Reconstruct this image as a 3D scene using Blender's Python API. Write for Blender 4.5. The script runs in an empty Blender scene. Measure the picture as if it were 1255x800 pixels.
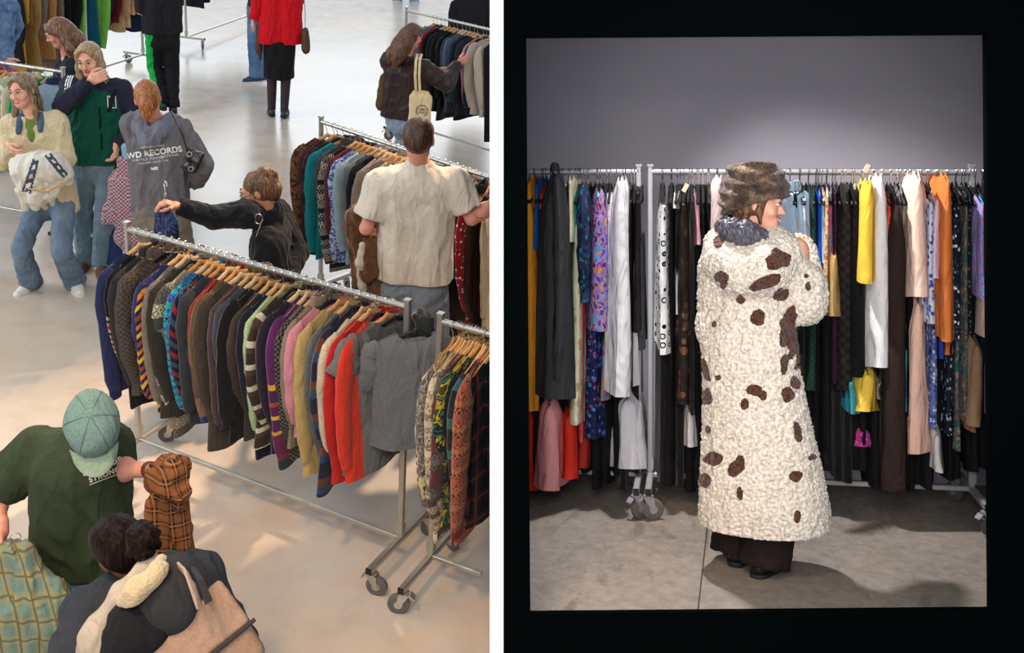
import bpy, math, random
import numpy as np
from mathutils import Vector, Matrix
from mathutils.bvhtree import BVHTree
PI=math.pi
COL=bpy.context.scene.collection
SC=bpy.context.scene
# ---------------------------------------------------------------- camera
F_PX=1358.0; PX,PY=627.5,200.0; HC=3.6
_d=np.array([382-PX,4300-PY,F_PX]); _d/=np.linalg.norm(_d)        # plumb line seen by the lens (x right, y down, z forward)
_z=np.array([0,0,1.]); _f=_z-_d*(_z@_d); _f/=np.linalg.norm(_f)
_r=np.cross(_f,-_d)
BAS=np.array([_r,_f,-_d])                                         # lens axes -> hall axes
CAM=Vector((0,0,HC))
cam_d=bpy.data.cameras.new('camera'); cam=bpy.data.objects.new('camera',cam_d); COL.objects.link(cam); SC.camera=cam
cx=BAS@np.array([1,0,0.]); cy=BAS@np.array([0,-1,0.]); cz=BAS@np.array([0,0,-1.])
CAMROT=Matrix(((cx[0],cy[0],cz[0]),(cx[1],cy[1],cz[1]),(cx[2],cy[2],cz[2])))
cam.matrix_world=Matrix.Translation(CAM)@CAMROT.to_4x4()
cam_d.sensor_fit='HORIZONTAL'; cam_d.sensor_width=36; cam_d.lens=36*F_PX/1255
cam_d.shift_y=-(400-PY)/1255; cam_d.clip_end=200; cam_d.clip_start=.05
SC.view_settings.view_transform='Standard'; SC.view_settings.look='None'
SC.view_settings.exposure=0.0; SC.view_settings.gamma=1; SC.view_settings.use_curve_mapping=False
def ray(px,py):
    v=BAS@np.array([px-PX,py-PY,F_PX]); return Vector(v)
def atz(px,py,z=0.0):
    r=ray(px,py); t=(z-HC)/r.z; return CAM+r*t
def aty(px,py,Y):
    r=ray(px,py); return CAM+r*(Y/r.y)
def atd(px,py,d):
    return CAM+ray(px,py)*(d/F_PX)
# the second room: its own frame (x right, y deep, z up), camera stands 1.75 m above its floor
HR=1.75
_fy=np.array([845-PX,0,F_PX]); _fy/=np.linalg.norm(_fy); _zu=np.array([0,-1,0.]); _fx=np.cross(_fy,_zu)
_m=BAS@np.array([_fx,_fy,_zu]).T
RM=Matrix.Translation(CAM)@Matrix([list(map(float,_m[i])) for i in range(3)]).to_4x4()@Matrix.Translation((0,0,-HR))
RMI=RM.inverted()
def proj(p):
    v=BAS.T@np.array(Vector(p)-CAM); return PX+F_PX*v[0]/v[2],PY+F_PX*v[1]/v[2]
def reach(a,d,px):                                                # how far along d from a until image column px
    t=0
    while proj(Vector(a)+Vector(d)*t)[0]<px: t+=.005
    return t
def R_at(px,py,Y):                                                # point of room frame at depth Y
    p=RMI@CAM; q=(RMI.to_3x3()@ray(px,py)); return p+q*((Y-p.y)/q.y)
# ---------------------------------------------------------------- world and lights
w=bpy.data.worlds.new('sky_light'); SC.world=w; w.use_nodes=True
w.node_tree.nodes['Background'].inputs[0].default_value=(.80,.90,1,1)
w.node_tree.nodes['Background'].inputs[1].default_value=.85
def aim(o,target,roomy=False):
    d=(Vector(target)-o.location).normalized(); o.rotation_euler=d.to_track_quat('-Z','Y').to_euler()
def light(name,kind,loc,target,energy,color,size=None,size_y=None,room=False,**kw):
    l=bpy.data.lights.new(name,kind); l.energy=energy; l.color=color
    if kind=='AREA':
        l.size=size
        if size_y: l.shape='RECTANGLE'; l.size_y=size_y
    elif size: l.shadow_soft_size=size
    for k,v in kw.items(): setattr(l,k,v)
    o=bpy.data.objects.new(name,l); COL.objects.link(o)
    if room: loc=RM@Vector(loc); target=RM@Vector(target)
    o.location=loc; aim(o,target); return o
light('hall_window_light','AREA',(-3.5,26,6),(-2.5,9,0),900,(.88,.94,1),16,7)
light('hall_side_window','AREA',(-11,7,5),(-1,7,0),430,(.86,.93,1),6,3)
light('hall_ceiling_lamp','SPOT',(1.6,9.5,6.5),(-1.2,4.4,0),3400,(1,.74,.50),.14,spot_size=.62,spot_blend=.55)
light('hall_ceiling_lamp','SPOT',(-2.0,1.0,7.0),(-.8,3.4,0),1000,(1,.64,.34),.35,spot_size=.8,spot_blend=.8)
light('hall_fill_lamp','AREA',(-1.0,-1.5,6.0),(-1.2,6,1),260,(1,.94,.86),2.5)
light('room_key_lamp','SPOT',(-.25,5.35,3.3),(1.15,5.2,0),460,(1,.95,.93),.06,room=True,spot_size=1.35,spot_blend=.5)
light('room_camera_flash','SPOT',(RMI@CAM)+Vector((0,.1,0)),R_at(930,300,6.0),360,(.99,.96,1),.05,room=True,spot_size=.62,spot_blend=.9)
# ---------------------------------------------------------------- node materials
def new_mat(name):
    m=bpy.data.materials.new(name); m.use_nodes=True; nt=m.node_tree
    return m,nt,nt.nodes['Principled BSDF']
def N(nt,t,**kw):
    n=nt.nodes.new('ShaderNode'+t)
    for k,v in kw.items():
        if k.startswith('i_'):
            kk=k[2:]; kk=int(kk) if kk.isdigit() else kk
            n.inputs[kk].default_value=v
        else: setattr(n,k,v)
    return n
def lk(nt,a,b): nt.links.new(a,b)
def srgb(c):
    return tuple(((x/255)/12.92 if x/255<=.04045 else ((x/255+.055)/1.055)**2.4) for x in c)+(1,)
def mapped(nt,src='uv',scale=(1,1,1),rot=(0,0,0),loc=(0,0,0)):
    tc=N(nt,'TexCoord'); mp=N(nt,'Mapping'); mp.inputs['Scale'].default_value=scale; mp.inputs['Rotation'].default_value=rot; mp.inputs['Location'].default_value=loc
    lk(nt,tc.outputs['UV' if src=='uv' else 'Object'],mp.inputs[0]); return mp.outputs[0]
def ramp(nt,fac,stops,interp='CONSTANT'):
    r=N(nt,'ValToRGB'); r.color_ramp.interpolation=interp; e=r.color_ramp.elements
    while len(e)>1: e.remove(e[-1])
    for i,(p,c) in enumerate(stops):
        if i==0: e[0].position=p; e[0].color=srgb(c)
        else:
            x=e.new(p); x.color=srgb(c)
    lk(nt,fac,r.inputs[0]); return r.outputs[0]
def mathn(nt,op,a,b=None):
    n=N(nt,'Math',operation=op)
    for i,x in enumerate((a,b)):
        if x is None: continue
        if isinstance(x,(int,float)): n.inputs[i].default_value=x
        else: lk(nt,x,n.inputs[i])
    return n.outputs[0]
def mixc(nt,fac,a,b,mode='MIX'):
    n=N(nt,'Mix',data_type='RGBA',blend_type=mode)
    for s,x in ((0,fac),(6,a),(7,b)):
        if isinstance(x,(int,float)): n.inputs[s].default_value=x
        elif isinstance(x,tuple): n.inputs[s].default_value=x if len(x)==4 else srgb(x)
        else: lk(nt,x,n.inputs[s])
    return n.outputs[2]
def cloth_finish(nt,b,src,rough=.85,kind='weave',var=.12,col=None,hcol=None):
    b.inputs['Roughness'].default_value=rough; b.inputs['Specular IOR Level'].default_value=.2
    tc=N(nt,'TexCoord')
    if kind=='knit':
        wv=N(nt,'TexWave',wave_type='BANDS',bands_direction='Y' if src=='uv' else 'Z'); wv.inputs['Scale'].default_value=38; wv.inputs['Distortion'].default_value=1.2; wv.inputs['Detail'].default_value=1
        lk(nt,tc.outputs['UV' if src=='uv' else 'Object'],wv.inputs[0]); h=wv.outputs[1]; st=.35; ds=.004
    elif kind=='fur':
        nz=N(nt,'TexNoise'); nz.inputs['Scale'].default_value=90; nz.inputs['Detail'].default_value=4; lk(nt,tc.outputs['Object'],nz.inputs[0]); h=nz.outputs[0]; st=.9; ds=.012
    else:
        nz=N(nt,'TexNoise'); nz.inputs['Scale'].default_value=160; nz.inputs['Detail'].default_value=2; lk(nt,tc.outputs['Object'],nz.inputs[0]); h=nz.outputs[0]; st=.25; ds=.002
    bp=N(nt,'Bump'); bp.inputs['Strength'].default_value=st; bp.inputs['Distance'].default_value=ds
    lk(nt,h,bp.inputs['Height'])
    cm=N(nt,'Mapping'); cm.inputs['Scale'].default_value=(8,8,3.0); cm.inputs['Rotation'].default_value=(.25,.2,0); lk(nt,tc.outputs['Object'],cm.inputs[0])
    cn=N(nt,'TexNoise'); cn.inputs['Scale'].default_value=1.5; cn.inputs['Detail'].default_value=2.5; cn.inputs['Distortion'].default_value=.8; lk(nt,cm.outputs[0],cn.inputs[0])
    b2=N(nt,'Bump'); b2.inputs['Strength'].default_value=.7; b2.inputs['Distance'].default_value=.04; lk(nt,cn.outputs[0],b2.inputs['Height']); lk(nt,bp.outputs[0],b2.inputs['Normal']); lk(nt,b2.outputs[0],b.inputs['Normal'])
    n2=N(nt,'TexNoise'); n2.inputs['Scale'].default_value=28; n2.inputs['Detail'].default_value=5; lk(nt,tc.outputs['Object'],n2.inputs[0])
    v=mathn(nt,'ADD',mathn(nt,'MULTIPLY',n2.outputs[0],2*var),1-var)
    cc=N(nt,'CombineColor')
    for i in range(3): lk(nt,v,cc.inputs[i])
    out=mixc(nt,1.0,col,cc.outputs[0],'MULTIPLY')
    lk(nt,out,b.inputs['Base Color'])
    if kind in('fur','knit'): b.inputs['Sheen Weight'].default_value=.25 if kind=='fur' else .1
MC={}
def cloth(*cols,pat='plain',kind='weave',src='uv',scale=1.0,rough=.85,var=.12):
    key=(cols,pat,kind,src,scale,rough,var)
    if key in MC: return MC[key]
    m,nt,b=new_mat('%s_%s_cloth'%(kind,pat)); S=scale
    U=mapped(nt,src)
    if src!='uv':                                                  # object space: x across, z up
        sx=N(nt,'SeparateXYZ'); lk(nt,U,sx.inputs[0]); u_,v_=mathn(nt,'ADD',sx.outputs[0],sx.outputs[1]),sx.outputs[2]
    else:
        sx=N(nt,'SeparateXYZ'); lk(nt,U,sx.inputs[0]); u_,v_=sx.outputs[0],sx.outputs[1]
    cb=N(nt,'CombineXYZ'); lk(nt,u_,cb.inputs[0]); lk(nt,v_,cb.inputs[1]); P=cb.outputs[0] if src=='uv' else U
    if pat=='plain':
        c=mixc(nt,0.0,cols[0],cols[0])
    elif pat=='heather':
        n=N(nt,'TexNoise'); n.inputs['Scale'].default_value=120*S; n.inputs['Detail'].default_value=3; lk(nt,P,n.inputs[0]); c=ramp(nt,n.outputs[0],[(.35,cols[0]),(.65,cols[1])],'LINEAR')
    elif pat=='stripes':                                           # bands across, equal widths
        fr=mathn(nt,'FRACT',mathn(nt,'MULTIPLY',v_,S)); k=len(cols)
        c=ramp(nt,fr,[(i/k,cols[i]) for i in range(k)])
    elif pat=='pinstripe':
        fr=mathn(nt,'FRACT',mathn(nt,'MULTIPLY',u_,S)); c=ramp(nt,fr,[(0,cols[0]),(.75,cols[1])])
    elif pat=='fair':                                              # fair isle: bands broken by small motifs
        fr=mathn(nt,'FRACT',mathn(nt,'MULTIPLY',v_,S)); k=len(cols)
        base=ramp(nt,fr,[(i/k,cols[i]) for i in range(k)])
        fr2=mathn(nt,'FRACT',mathn(nt,'ADD',mathn(nt,'MULTIPLY',v_,S),.5)); alt=ramp(nt,fr2,[(i/k,cols[(i*2+1)%k]) for i in range(k)])
        zz=mathn(nt,'PINGPONG',mathn(nt,'MULTIPLY',u_,1.0),.02); zz=mathn(nt,'ADD',zz,mathn(nt,'PINGPONG',v_,.017))
        fac=mathn(nt,'GREATER_THAN',mathn(nt,'FRACT',mathn(nt,'MULTIPLY',zz,55)),.62)
        c=mixc(nt,fac,base,alt)
    elif pat=='zig':
        zz=mathn(nt,'PINGPONG',u_,.035); fr=mathn(nt,'FRACT',mathn(nt,'MULTIPLY',mathn(nt,'ADD',v_,zz),S)); k=len(cols)
        c=ramp(nt,fr,[(i/k,cols[i]) for i in range(k)])
    elif pat=='check':
        a=mathn(nt,'GREATER_THAN',mathn(nt,'FRACT',mathn(nt,'MULTIPLY',u_,9*S)),.55); d=mathn(nt,'GREATER_THAN',mathn(nt,'FRACT',mathn(nt,'MULTIPLY',v_,9*S)),.55)
        c=mixc(nt,mathn(nt,'MULTIPLY',mathn(nt,'ADD',a,d),.5),cols[0],cols[1])
        if len(cols)>2:
            e=mathn(nt,'GREATER_THAN',mathn(nt,'FRACT',mathn(nt,'ADD',mathn(nt,'MULTIPLY',u_,9*S),.2)),.9); g=mathn(nt,'GREATER_THAN',mathn(nt,'FRACT',mathn(nt,'ADD',mathn(nt,'MULTIPLY',v_,9*S),.2)),.9)
            c=mixc(nt,mathn(nt,'MAXIMUM',e,g),c,cols[2])
    elif pat=='herring':
        zz=mathn(nt,'PINGPONG',mathn(nt,'MULTIPLY',u_,1.0),.012); fr=mathn(nt,'FRACT',mathn(nt,'MULTIPLY',mathn(nt,'ADD',v_,zz),90*S)); c=ramp(nt,fr,[(0,cols[0]),(.5,cols[1])])
    elif pat=='floral':
        vo=N(nt,'TexVoronoi'); vo.inputs['Scale'].default_value=28*S; lk(nt,P,vo.inputs[0])
        sp=N(nt,'SeparateColor'); lk(nt,vo.outputs[1],sp.inputs[0]); k=len(cols)
        pet=ramp(nt,sp.outputs[0],[(i/k,cols[i]) for i in range(k)])
        f=mathn(nt,'LESS_THAN',vo.outputs[0],.52); c=mixc(nt,f,cols[0],pet)
    elif pat=='blotch':
        nz=N(nt,'TexNoise'); nz.inputs['Scale'].default_value=22*S; nz.inputs['Detail'].default_value=1.5; nz.inputs['Distortion'].default_value=.8; lk(nt,P,nz.inputs[0]); k=len(cols)
        c=ramp(nt,nz.outputs[0],[(0 if i==0 else .30+.42*i/k,cols[i]) for i in range(k)])
    elif pat=='dots':
        vo=N(nt,'TexVoronoi'); vo.inputs['Scale'].default_value=26*S; vo.inputs['Randomness'].default_value=.55; lk(nt,P,vo.inputs[0])
        c=mixc(nt,mathn(nt,'LESS_THAN',vo.outputs[0],.27),cols[0],cols[1])
    elif pat=='rings':
        vo=N(nt,'TexVoronoi'); vo.inputs['Scale'].default_value=22*S; vo.inputs['Randomness'].default_value=.35; lk(nt,P,vo.inputs[0])
        sp=N(nt,'SeparateColor'); lk(nt,vo.outputs[1],sp.inputs[0])
        ring=mathn(nt,'LESS_THAN',mathn(nt,'ABSOLUTE',mathn(nt,'SUBTRACT',vo.outputs[0],.27)),.075); dot=mathn(nt,'LESS_THAN',vo.outputs[0],.26)
        sel=mathn(nt,'GREATER_THAN',sp.outputs[0],.55)
        f=mathn(nt,'ADD',mathn(nt,'MULTIPLY',sel,dot),mathn(nt,'MULTIPLY',mathn(nt,'SUBTRACT',1.0,sel),ring)); c=mixc(nt,f,cols[0],cols[1])
    elif pat=='tweed':                                             # small two tone crossed weave
        ck=N(nt,'TexChecker'); ck.inputs['Scale'].default_value=75*S; lk(nt,P,ck.inputs[0]); ck.inputs[1].default_value=srgb(cols[0]); ck.inputs[2].default_value=srgb(cols[1]); c=ck.outputs[0]
    elif pat=='bandtop':                                           # plain with patterned chest band: cols = body, band colours
        fr=mathn(nt,'MULTIPLY',v_,1.0); k=len(cols)-1
        inb=mathn(nt,'MULTIPLY',mathn(nt,'GREATER_THAN',fr,.26 if S==1 else S),mathn(nt,'LESS_THAN',fr,.50 if S==1 else S+.22))
        f2=mathn(nt,'FRACT',mathn(nt,'MULTIPLY',v_,16)); bb=ramp(nt,f2,[(i/k,cols[i+1]) for i in range(k)])
        mo=mathn(nt,'GREATER_THAN',mathn(nt,'FRACT',mathn(nt,'MULTIPLY',u_,42)),.45)
        bb=mixc(nt,mathn(nt,'MULTIPLY',mo,.75),bb,cols[0]); c=mixc(nt,inb,cols[0],bb)
    elif pat=='fade':
        c=ramp(nt,mathn(nt,'MULTIPLY',v_,S),[(i/(len(cols)-1),cols[i]) for i in range(len(cols))],'LINEAR')
    elif pat=='bands':                                             # explicit bands by height: cols = flat list of (pos,colour)
        c=ramp(nt,mathn(nt,'MULTIPLY',v_,S),[(p,cc_) for p,cc_ in cols[0]])
    elif pat=='denim':
        n=N(nt,'TexNoise'); n.inputs['Scale'].default_value=5*S; n.inputs['Detail'].default_value=5; lk(nt,P,n.inputs[0]); c=ramp(nt,n.outputs[0],[(.3,cols[0]),(.7,cols[1])],'LINEAR')
    cloth_finish(nt,b,src,rough,kind,var,c)
    MC[key]=m; return m
def plain(name,col,rough=.5,metal=0.0,bump=0,bs=60,var=0.0,spec=.5,vs=12):
    key=(name,col,rough,metal)
    if key in MC: return MC[key]
    m,nt,b=new_mat(name); b.inputs['Roughness'].default_value=rough; b.inputs['Metallic'].default_value=metal; b.inputs['Specular IOR Level'].default_value=spec
    tc=N(nt,'TexCoord'); n=N(nt,'TexNoise'); n.inputs['Scale'].default_value=vs; n.inputs['Detail'].default_value=6; lk(nt,tc.outputs['Object'],n.inputs[0])
    v=mathn(nt,'ADD',mathn(nt,'MULTIPLY',n.outputs[0],2*var),1-var); cc=N(nt,'CombineColor')
    for i in range(3): lk(nt,v,cc.inputs[i])
    lk(nt,mixc(nt,1.0,col,cc.outputs[0],'MULTIPLY'),b.inputs['Base Color'])
    if bump:
        n=N(nt,'TexNoise'); n.inputs['Scale'].default_value=bs; n.inputs['Detail'].default_value=4; lk(nt,tc.outputs['Object'],n.inputs[0])
        bp=N(nt,'Bump'); bp.inputs['Strength'].default_value=bump; bp.inputs['Distance'].default_value=.01; lk(nt,n.outputs[0],bp.inputs['Height']); lk(nt,bp.outputs[0],b.inputs['Normal'])
    MC[key]=m; return m
METAL=plain('galvanised_steel',(186,182,172),.34,.85,var=.12)
CHROME=plain('chrome_wire',(205,203,198),.22,1.0)
RUBBER=plain('grey_rubber',(92,88,86),.7)
RUBBERD=plain('dark_rubber',(40,40,42),.6)
WOODM=[]
for i,c in enumerate([(214,160,98),(226,178,122),(198,138,74),(232,196,150)]):
    m,nt,b=new_mat('varnished_beech_%s'%['amber','honey','tan','pale'][i]); U=mapped(nt,'obj',(6,30,30)); n=N(nt,'TexNoise'); n.inputs['Scale'].default_value=3; n.inputs['Detail'].default_value=6; n.inputs['Distortion'].default_value=1.2; lk(nt,U,n.inputs[0])
    lk(nt,ramp(nt,n.outputs[0],[(.3,tuple(int(x*.78) for x in c)),(.7,c)],'LINEAR'),b.inputs['Base Color']); b.inputs['Roughness'].default_value=.32; WOODM.append(m)
BLKPL=plain('black_plastic',(16,16,17),.4)
# ---------------------------------------------------------------- mesh helpers
class MB:
    def __init__(s): s.v=[]; s.f=[]; s.uv=[]; s.mi=[]
    def add(s,vs,fs,uvs=None,mi=0):
        o=len(s.v); s.v+= [tuple(map(float,v)) for v in vs]
        for i,f in enumerate(fs):
            s.f.append(tuple(a+o for a in f)); s.mi.append(mi)
            s.uv.append([tuple(u) for u in uvs[i]] if uvs else [(0,0)]*len(f))
        return s
    def box(s,c,h,M=None,mi=0,bev=0):
        c=Vector(c); pts=[]
        if bev:                                                    # chamfered along the vertical edges and caps
            b=bev; hx,hy,hz=h; rings=[]
            for z,k in ((-hz,b),(-hz+b,0),(hz-b,0),(hz,b)):
                X,Y=hx-k,hy-k; rings.append([(X-b,Y,z),(X,Y-b,z),(X,-Y+b,z),(X-b,-Y,z),(-X+b,-Y,z),(-X,-Y+b,z),(-X,Y-b,z),(-X+b,Y,z)])
            rings=[[(c+ (M@Vector(p) if M else Vector(p))) for p in r] for r in rings]
            return s.loft(rings,True,mi=mi)
        for z in(-1,1):
            for y in(-1,1):
                for x in(-1,1):
                    p=Vector((x*h[0],y*h[1],z*h[2])); pts.append(c+(M@p if M else p))
        return s.add(pts,[(0,2,3,1),(4,5,7,6),(0,1,5,4),(2,6,7,3),(0,4,6,2),(1,3,7,5)],mi=mi)
    def loft(s,rings,caps=True,closed=True,uv0=(0,0),mi=0):
        m=len(rings); n=len(rings[0]); vs=[p for r in rings for p in r]; fs=[]; uvs=[]
        R=np.array([[tuple(p) for p in r] for r in rings]); d=np.linalg.norm(np.roll(R,-1,1)-R,axis=2); U=np.concatenate([np.zeros((m,1)),np.cumsum(d,1)],1); Um=U.mean(0)
        dv=np.concatenate([[0],np.cumsum(np.linalg.norm(np.diff(R,axis=0),axis=2).mean(1))]) if m>1 else [0]
        for i in range(m-1):
            for j in range(n if closed else n-1):
                k=(j+1)%n; fs.append((i*n+j,i*n+k,(i+1)*n+k,(i+1)*n+j))
                uvs.append([(Um[j]+uv0[0],dv[i]+uv0[1]),(Um[j+1]+uv0[0],dv[i]+uv0[1]),(Um[j+1]+uv0[0],dv[i+1]+uv0[1]),(Um[j]+uv0[0],dv[i+1]+uv0[1])])
        if caps:
            fs.append(tuple(range(n))[::-1]); uvs.append([(0,0)]*n); fs.append(tuple((m-1)*n+j for j in range(n))); uvs.append([(Um[j],dv[-1]) for j in range(n)])
        return s.add(vs,fs,uvs,mi)
    def tube(s,pts,r,n=8,caps=True,sq=None,mi=0,up=(0,0,1)):
        P=[Vector(p) for p in pts]; rs=r if isinstance(r,(list,tuple)) else [r]*len(P); rings=[]
        prev=None
        for i,p in enumerate(P):
            t=(P[min(i+1,len(P)-1)]-P[max(i-1,0)]).normalized()
            if prev is None:
                a=Vector(up)
                if abs(a.dot(t))>.95: a=Vector((1,0,0))
                u=(a-t*a.dot(t)).normalized()
            else:
                u=(prev-t*prev.dot(t)).normalized()
            prev=u; w_=t.cross(u); q=sq or 1
            rings.append([p+(u*math.cos(2*PI*j/n)*q+w_*math.sin(2*PI*j/n))*rs[i] for j in range(n)])
        return s.loft(rings,caps,mi=mi)
    def sqtube(s,a,b,w,h=None,up=(0,0,1),mi=0):
        a=Vector(a); b=Vector(b); t=(b-a).normalized(); u=Vector(up)
        if abs(u.dot(t))>.95: u=Vector((0,1,0))
        v=t.cross(u).normalized(); u=v.cross(t); h=h or w; e=min(w,h)*.16; rings=[]
        W,H=w/2,h/2
        for p in(a,b): rings.append([p+v*x+u*y for x,y in((W-e,H),(W,H-e),(W,-H+e),(W-e,-H),(-W+e,-H),(-W,-H+e),(-W,H-e),(-W+e,H))][::-1])
        return s.loft(rings,True,mi=mi)
    def lathe(s,c,prof,axis=(0,0,1),n=24,mi=0):
        ax=Vector(axis).normalized(); u=ax.orthogonal().normalized(); v=ax.cross(u); c=Vector(c)
        return s.loft([[c+ax*z+(u*math.cos(2*PI*j/n)+v*math.sin(2*PI*j/n))*r for j in range(n)] for r,z in prof],True,mi=mi)
    def build(s,name,mats,parent=None,smooth=True,**props):
        me=bpy.data.meshes.new(name); me.from_pydata(s.v,[],s.f)
        uvl=me.uv_layers.new(name='UVMap'); uvl.data.foreach_set('uv',[c for f in s.uv for u in f for c in u])
        for m in (mats if isinstance(mats,(list,tuple)) else [mats]): me.materials.append(m)
        me.polygons.foreach_set('material_index',s.mi)
        if smooth:
            me.polygons.foreach_set('use_smooth',[True]*len(s.f))
        me.update(); 
        if smooth: me.set_sharp_from_angle(angle=math.radians(42))
        o=bpy.data.objects.new(name,me); COL.objects.link(o)
        if parent: o.parent=parent
        for k,v in props.items(): o[k]=v
        return o
def tag(o,label=None,cat=None,group=None,kind=None):
    if label: o['label']=label
    if cat: o['category']=cat
    if group: o['group']=group
    if kind: o['kind']=kind
    return o
def empty(name,M=None,loc=None,**k):
    o=bpy.data.objects.new(name,None); COL.objects.link(o); o.empty_display_size=.05
    if M is not None: o.matrix_world=M
    if loc is not None: o.location=loc
    tag(o,**k); return o
def copy_tree(o,parent=None):
    c=o.copy(); COL.objects.link(c); c.parent=parent
    for ch in o.children: copy_tree(ch,c)
    return c
def struct(name,mb,mat,smooth=False):
    o=mb.build(name,mat,None,smooth); o['kind']='structure'; return o
def frame_mat(origin,xdir,up=(0,0,1)):
    x=Vector(xdir).normalized(); z=Vector(up).normalized(); y=z.cross(x).normalized(); z=x.cross(y)
    return Matrix(((x.x,y.x,z.x,origin[0]),(x.y,y.y,z.y,origin[1]),(x.z,y.z,z.z,origin[2]),(0,0,0,1)))
# ---------------------------------------------------------------- hall floor
m,nt,b=new_mat('polished_concrete')
P=mapped(nt,'obj')
n1=N(nt,'TexNoise'); n1.inputs['Scale'].default_value=.55; n1.inputs['Detail'].default_value=3; n1.inputs['Distortion'].default_value=.6; lk(nt,P,n1.inputs[0])
n2=N(nt,'TexNoise'); n2.inputs['Scale'].default_value=4.5; n2.inputs['Detail'].default_value=6; n2.inputs['Roughness'].default_value=.6; lk(nt,P,n2.inputs[0])
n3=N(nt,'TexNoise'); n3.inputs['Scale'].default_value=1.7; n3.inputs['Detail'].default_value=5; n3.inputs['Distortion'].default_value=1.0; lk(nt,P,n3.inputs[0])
base=ramp(nt,n1.outputs[0],[(.36,(176,168,160)),(.64,(206,182,156))],'LINEAR')
c2=mixc(nt,.32,base,ramp(nt,n2.outputs[0],[(.25,(150,144,138)),(.5,(196,184,172)),(.8,(214,204,192))],'LINEAR'))
c3=mixc(nt,ramp(nt,n3.outputs[0],[(.50,(0,0,0)),(.66,(150,150,150))],'LINEAR'),c2,(206,164,124))  # warm stains, with orange ceiling reflections painted into the concrete colour
n4=N(nt,'TexNoise'); n4.inputs['Scale'].default_value=2.6; n4.inputs['Detail'].default_value=8; n4.inputs['Roughness'].default_value=.7; lk(nt,mapped(nt,'obj',loc=(7,3,0)),n4.inputs[0])
c4=mixc(nt,ramp(nt,n4.outputs[0],[(.70,(0,0,0)),(.76,(120,120,120))],'LINEAR'),c3,(96,90,88))
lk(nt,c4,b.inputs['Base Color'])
lk(nt,ramp(nt,n2.outputs[0],[(.3,(122,122,122)),(.7,(140,140,140))],'LINEAR'),b.inputs['Roughness'])
b.inputs['Specular IOR Level'].default_value=.65
bp=N(nt,'Bump'); bp.inputs['Strength'].default_value=.03; bp.inputs['Distance'].default_value=.01; lk(nt,n2.outputs[0],bp.inputs['Height']); lk(nt,bp.outputs[0],b.inputs['Normal'])
FLOORM=m
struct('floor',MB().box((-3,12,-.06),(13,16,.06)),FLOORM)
# ---------------------------------------------------------------- second room shell
def wall_mat(name,c1,c2,rough=.9,sc=1.2,bump=.12):
    m,nt,b=new_mat(name); P=mapped(nt,'obj'); a=N(nt,'TexNoise'); a.inputs['Scale'].default_value=sc; a.inputs['Detail'].default_value=5; lk(nt,P,a.inputs[0])
    lk(nt,ramp(nt,a.outputs[0],[(.35,c1),(.65,c2)],'LINEAR'),b.inputs['Base Color']); b.inputs['Roughness'].default_value=rough
    g=N(nt,'TexNoise'); g.inputs['Scale'].default_value=120; lk(nt,P,g.inputs[0]); bp=N(nt,'Bump'); bp.inputs['Strength'].default_value=bump; bp.inputs['Distance'].default_value=.003; lk(nt,g.outputs[0],bp.inputs['Height']); lk(nt,bp.outputs[0],b.inputs['Normal'])
    return m
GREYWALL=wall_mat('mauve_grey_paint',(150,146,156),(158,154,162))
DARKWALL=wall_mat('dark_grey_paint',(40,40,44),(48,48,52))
BLACKP=plain('film_border_black',(2,5,6),.95,spec=0.02)
WHITEP=plain('page_gap_white',(252,252,252),.8)
m,nt,b=new_mat('raw_concrete')
P=mapped(nt,'obj'); n1=N(nt,'TexNoise'); n1.inputs['Scale'].default_value=1.6; n1.inputs['Detail'].default_value=6; n1.inputs['Roughness'].default_value=.65; lk(nt,P,n1.inputs[0])
n2=N(nt,'TexNoise'); n2.inputs['Scale'].default_value=16; n2.inputs['Detail'].default_value=8; n2.inputs['Roughness'].default_value=.75; lk(nt,P,n2.inputs[0])
n3=N(nt,'TexNoise'); n3.inputs['Scale'].default_value=5; n3.inputs['Detail'].default_value=9; n3.inputs['Roughness'].default_value=.7; n3.inputs['Distortion'].default_value=1.5; lk(nt,mapped(nt,'obj',(1,.35,1),loc=(3,1,0)),n3.inputs[0])
c=mixc(nt,.5,ramp(nt,n1.outputs[0],[(.3,(108,100,92)),(.7,(146,137,129))],'LINEAR'),ramp(nt,n2.outputs[0],[(.3,(84,77,70)),(.7,(158,148,139))],'LINEAR'))
c=mixc(nt,ramp(nt,n3.outputs[0],[(.34,(200,200,200)),(.44,(0,0,0))],'LINEAR'),c,(78,70,64))
lk(nt,c,b.inputs['Base Color']); b.inputs['Roughness'].default_value=.8
bp=N(nt,'Bump'); bp.inputs['Strength'].default_value=.3; bp.inputs['Distance'].default_value=.01; lk(nt,n2.outputs[0],bp.inputs['Height']); lk(nt,bp.outputs[0],b.inputs['Normal'])
RAWFL=m
WALLY=6.35
def room_obj(name,mb,mat,smooth=False):
    o=mb.build(name,mat,None,smooth); o.matrix_world=RM; o['kind']='structure'; return o
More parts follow.
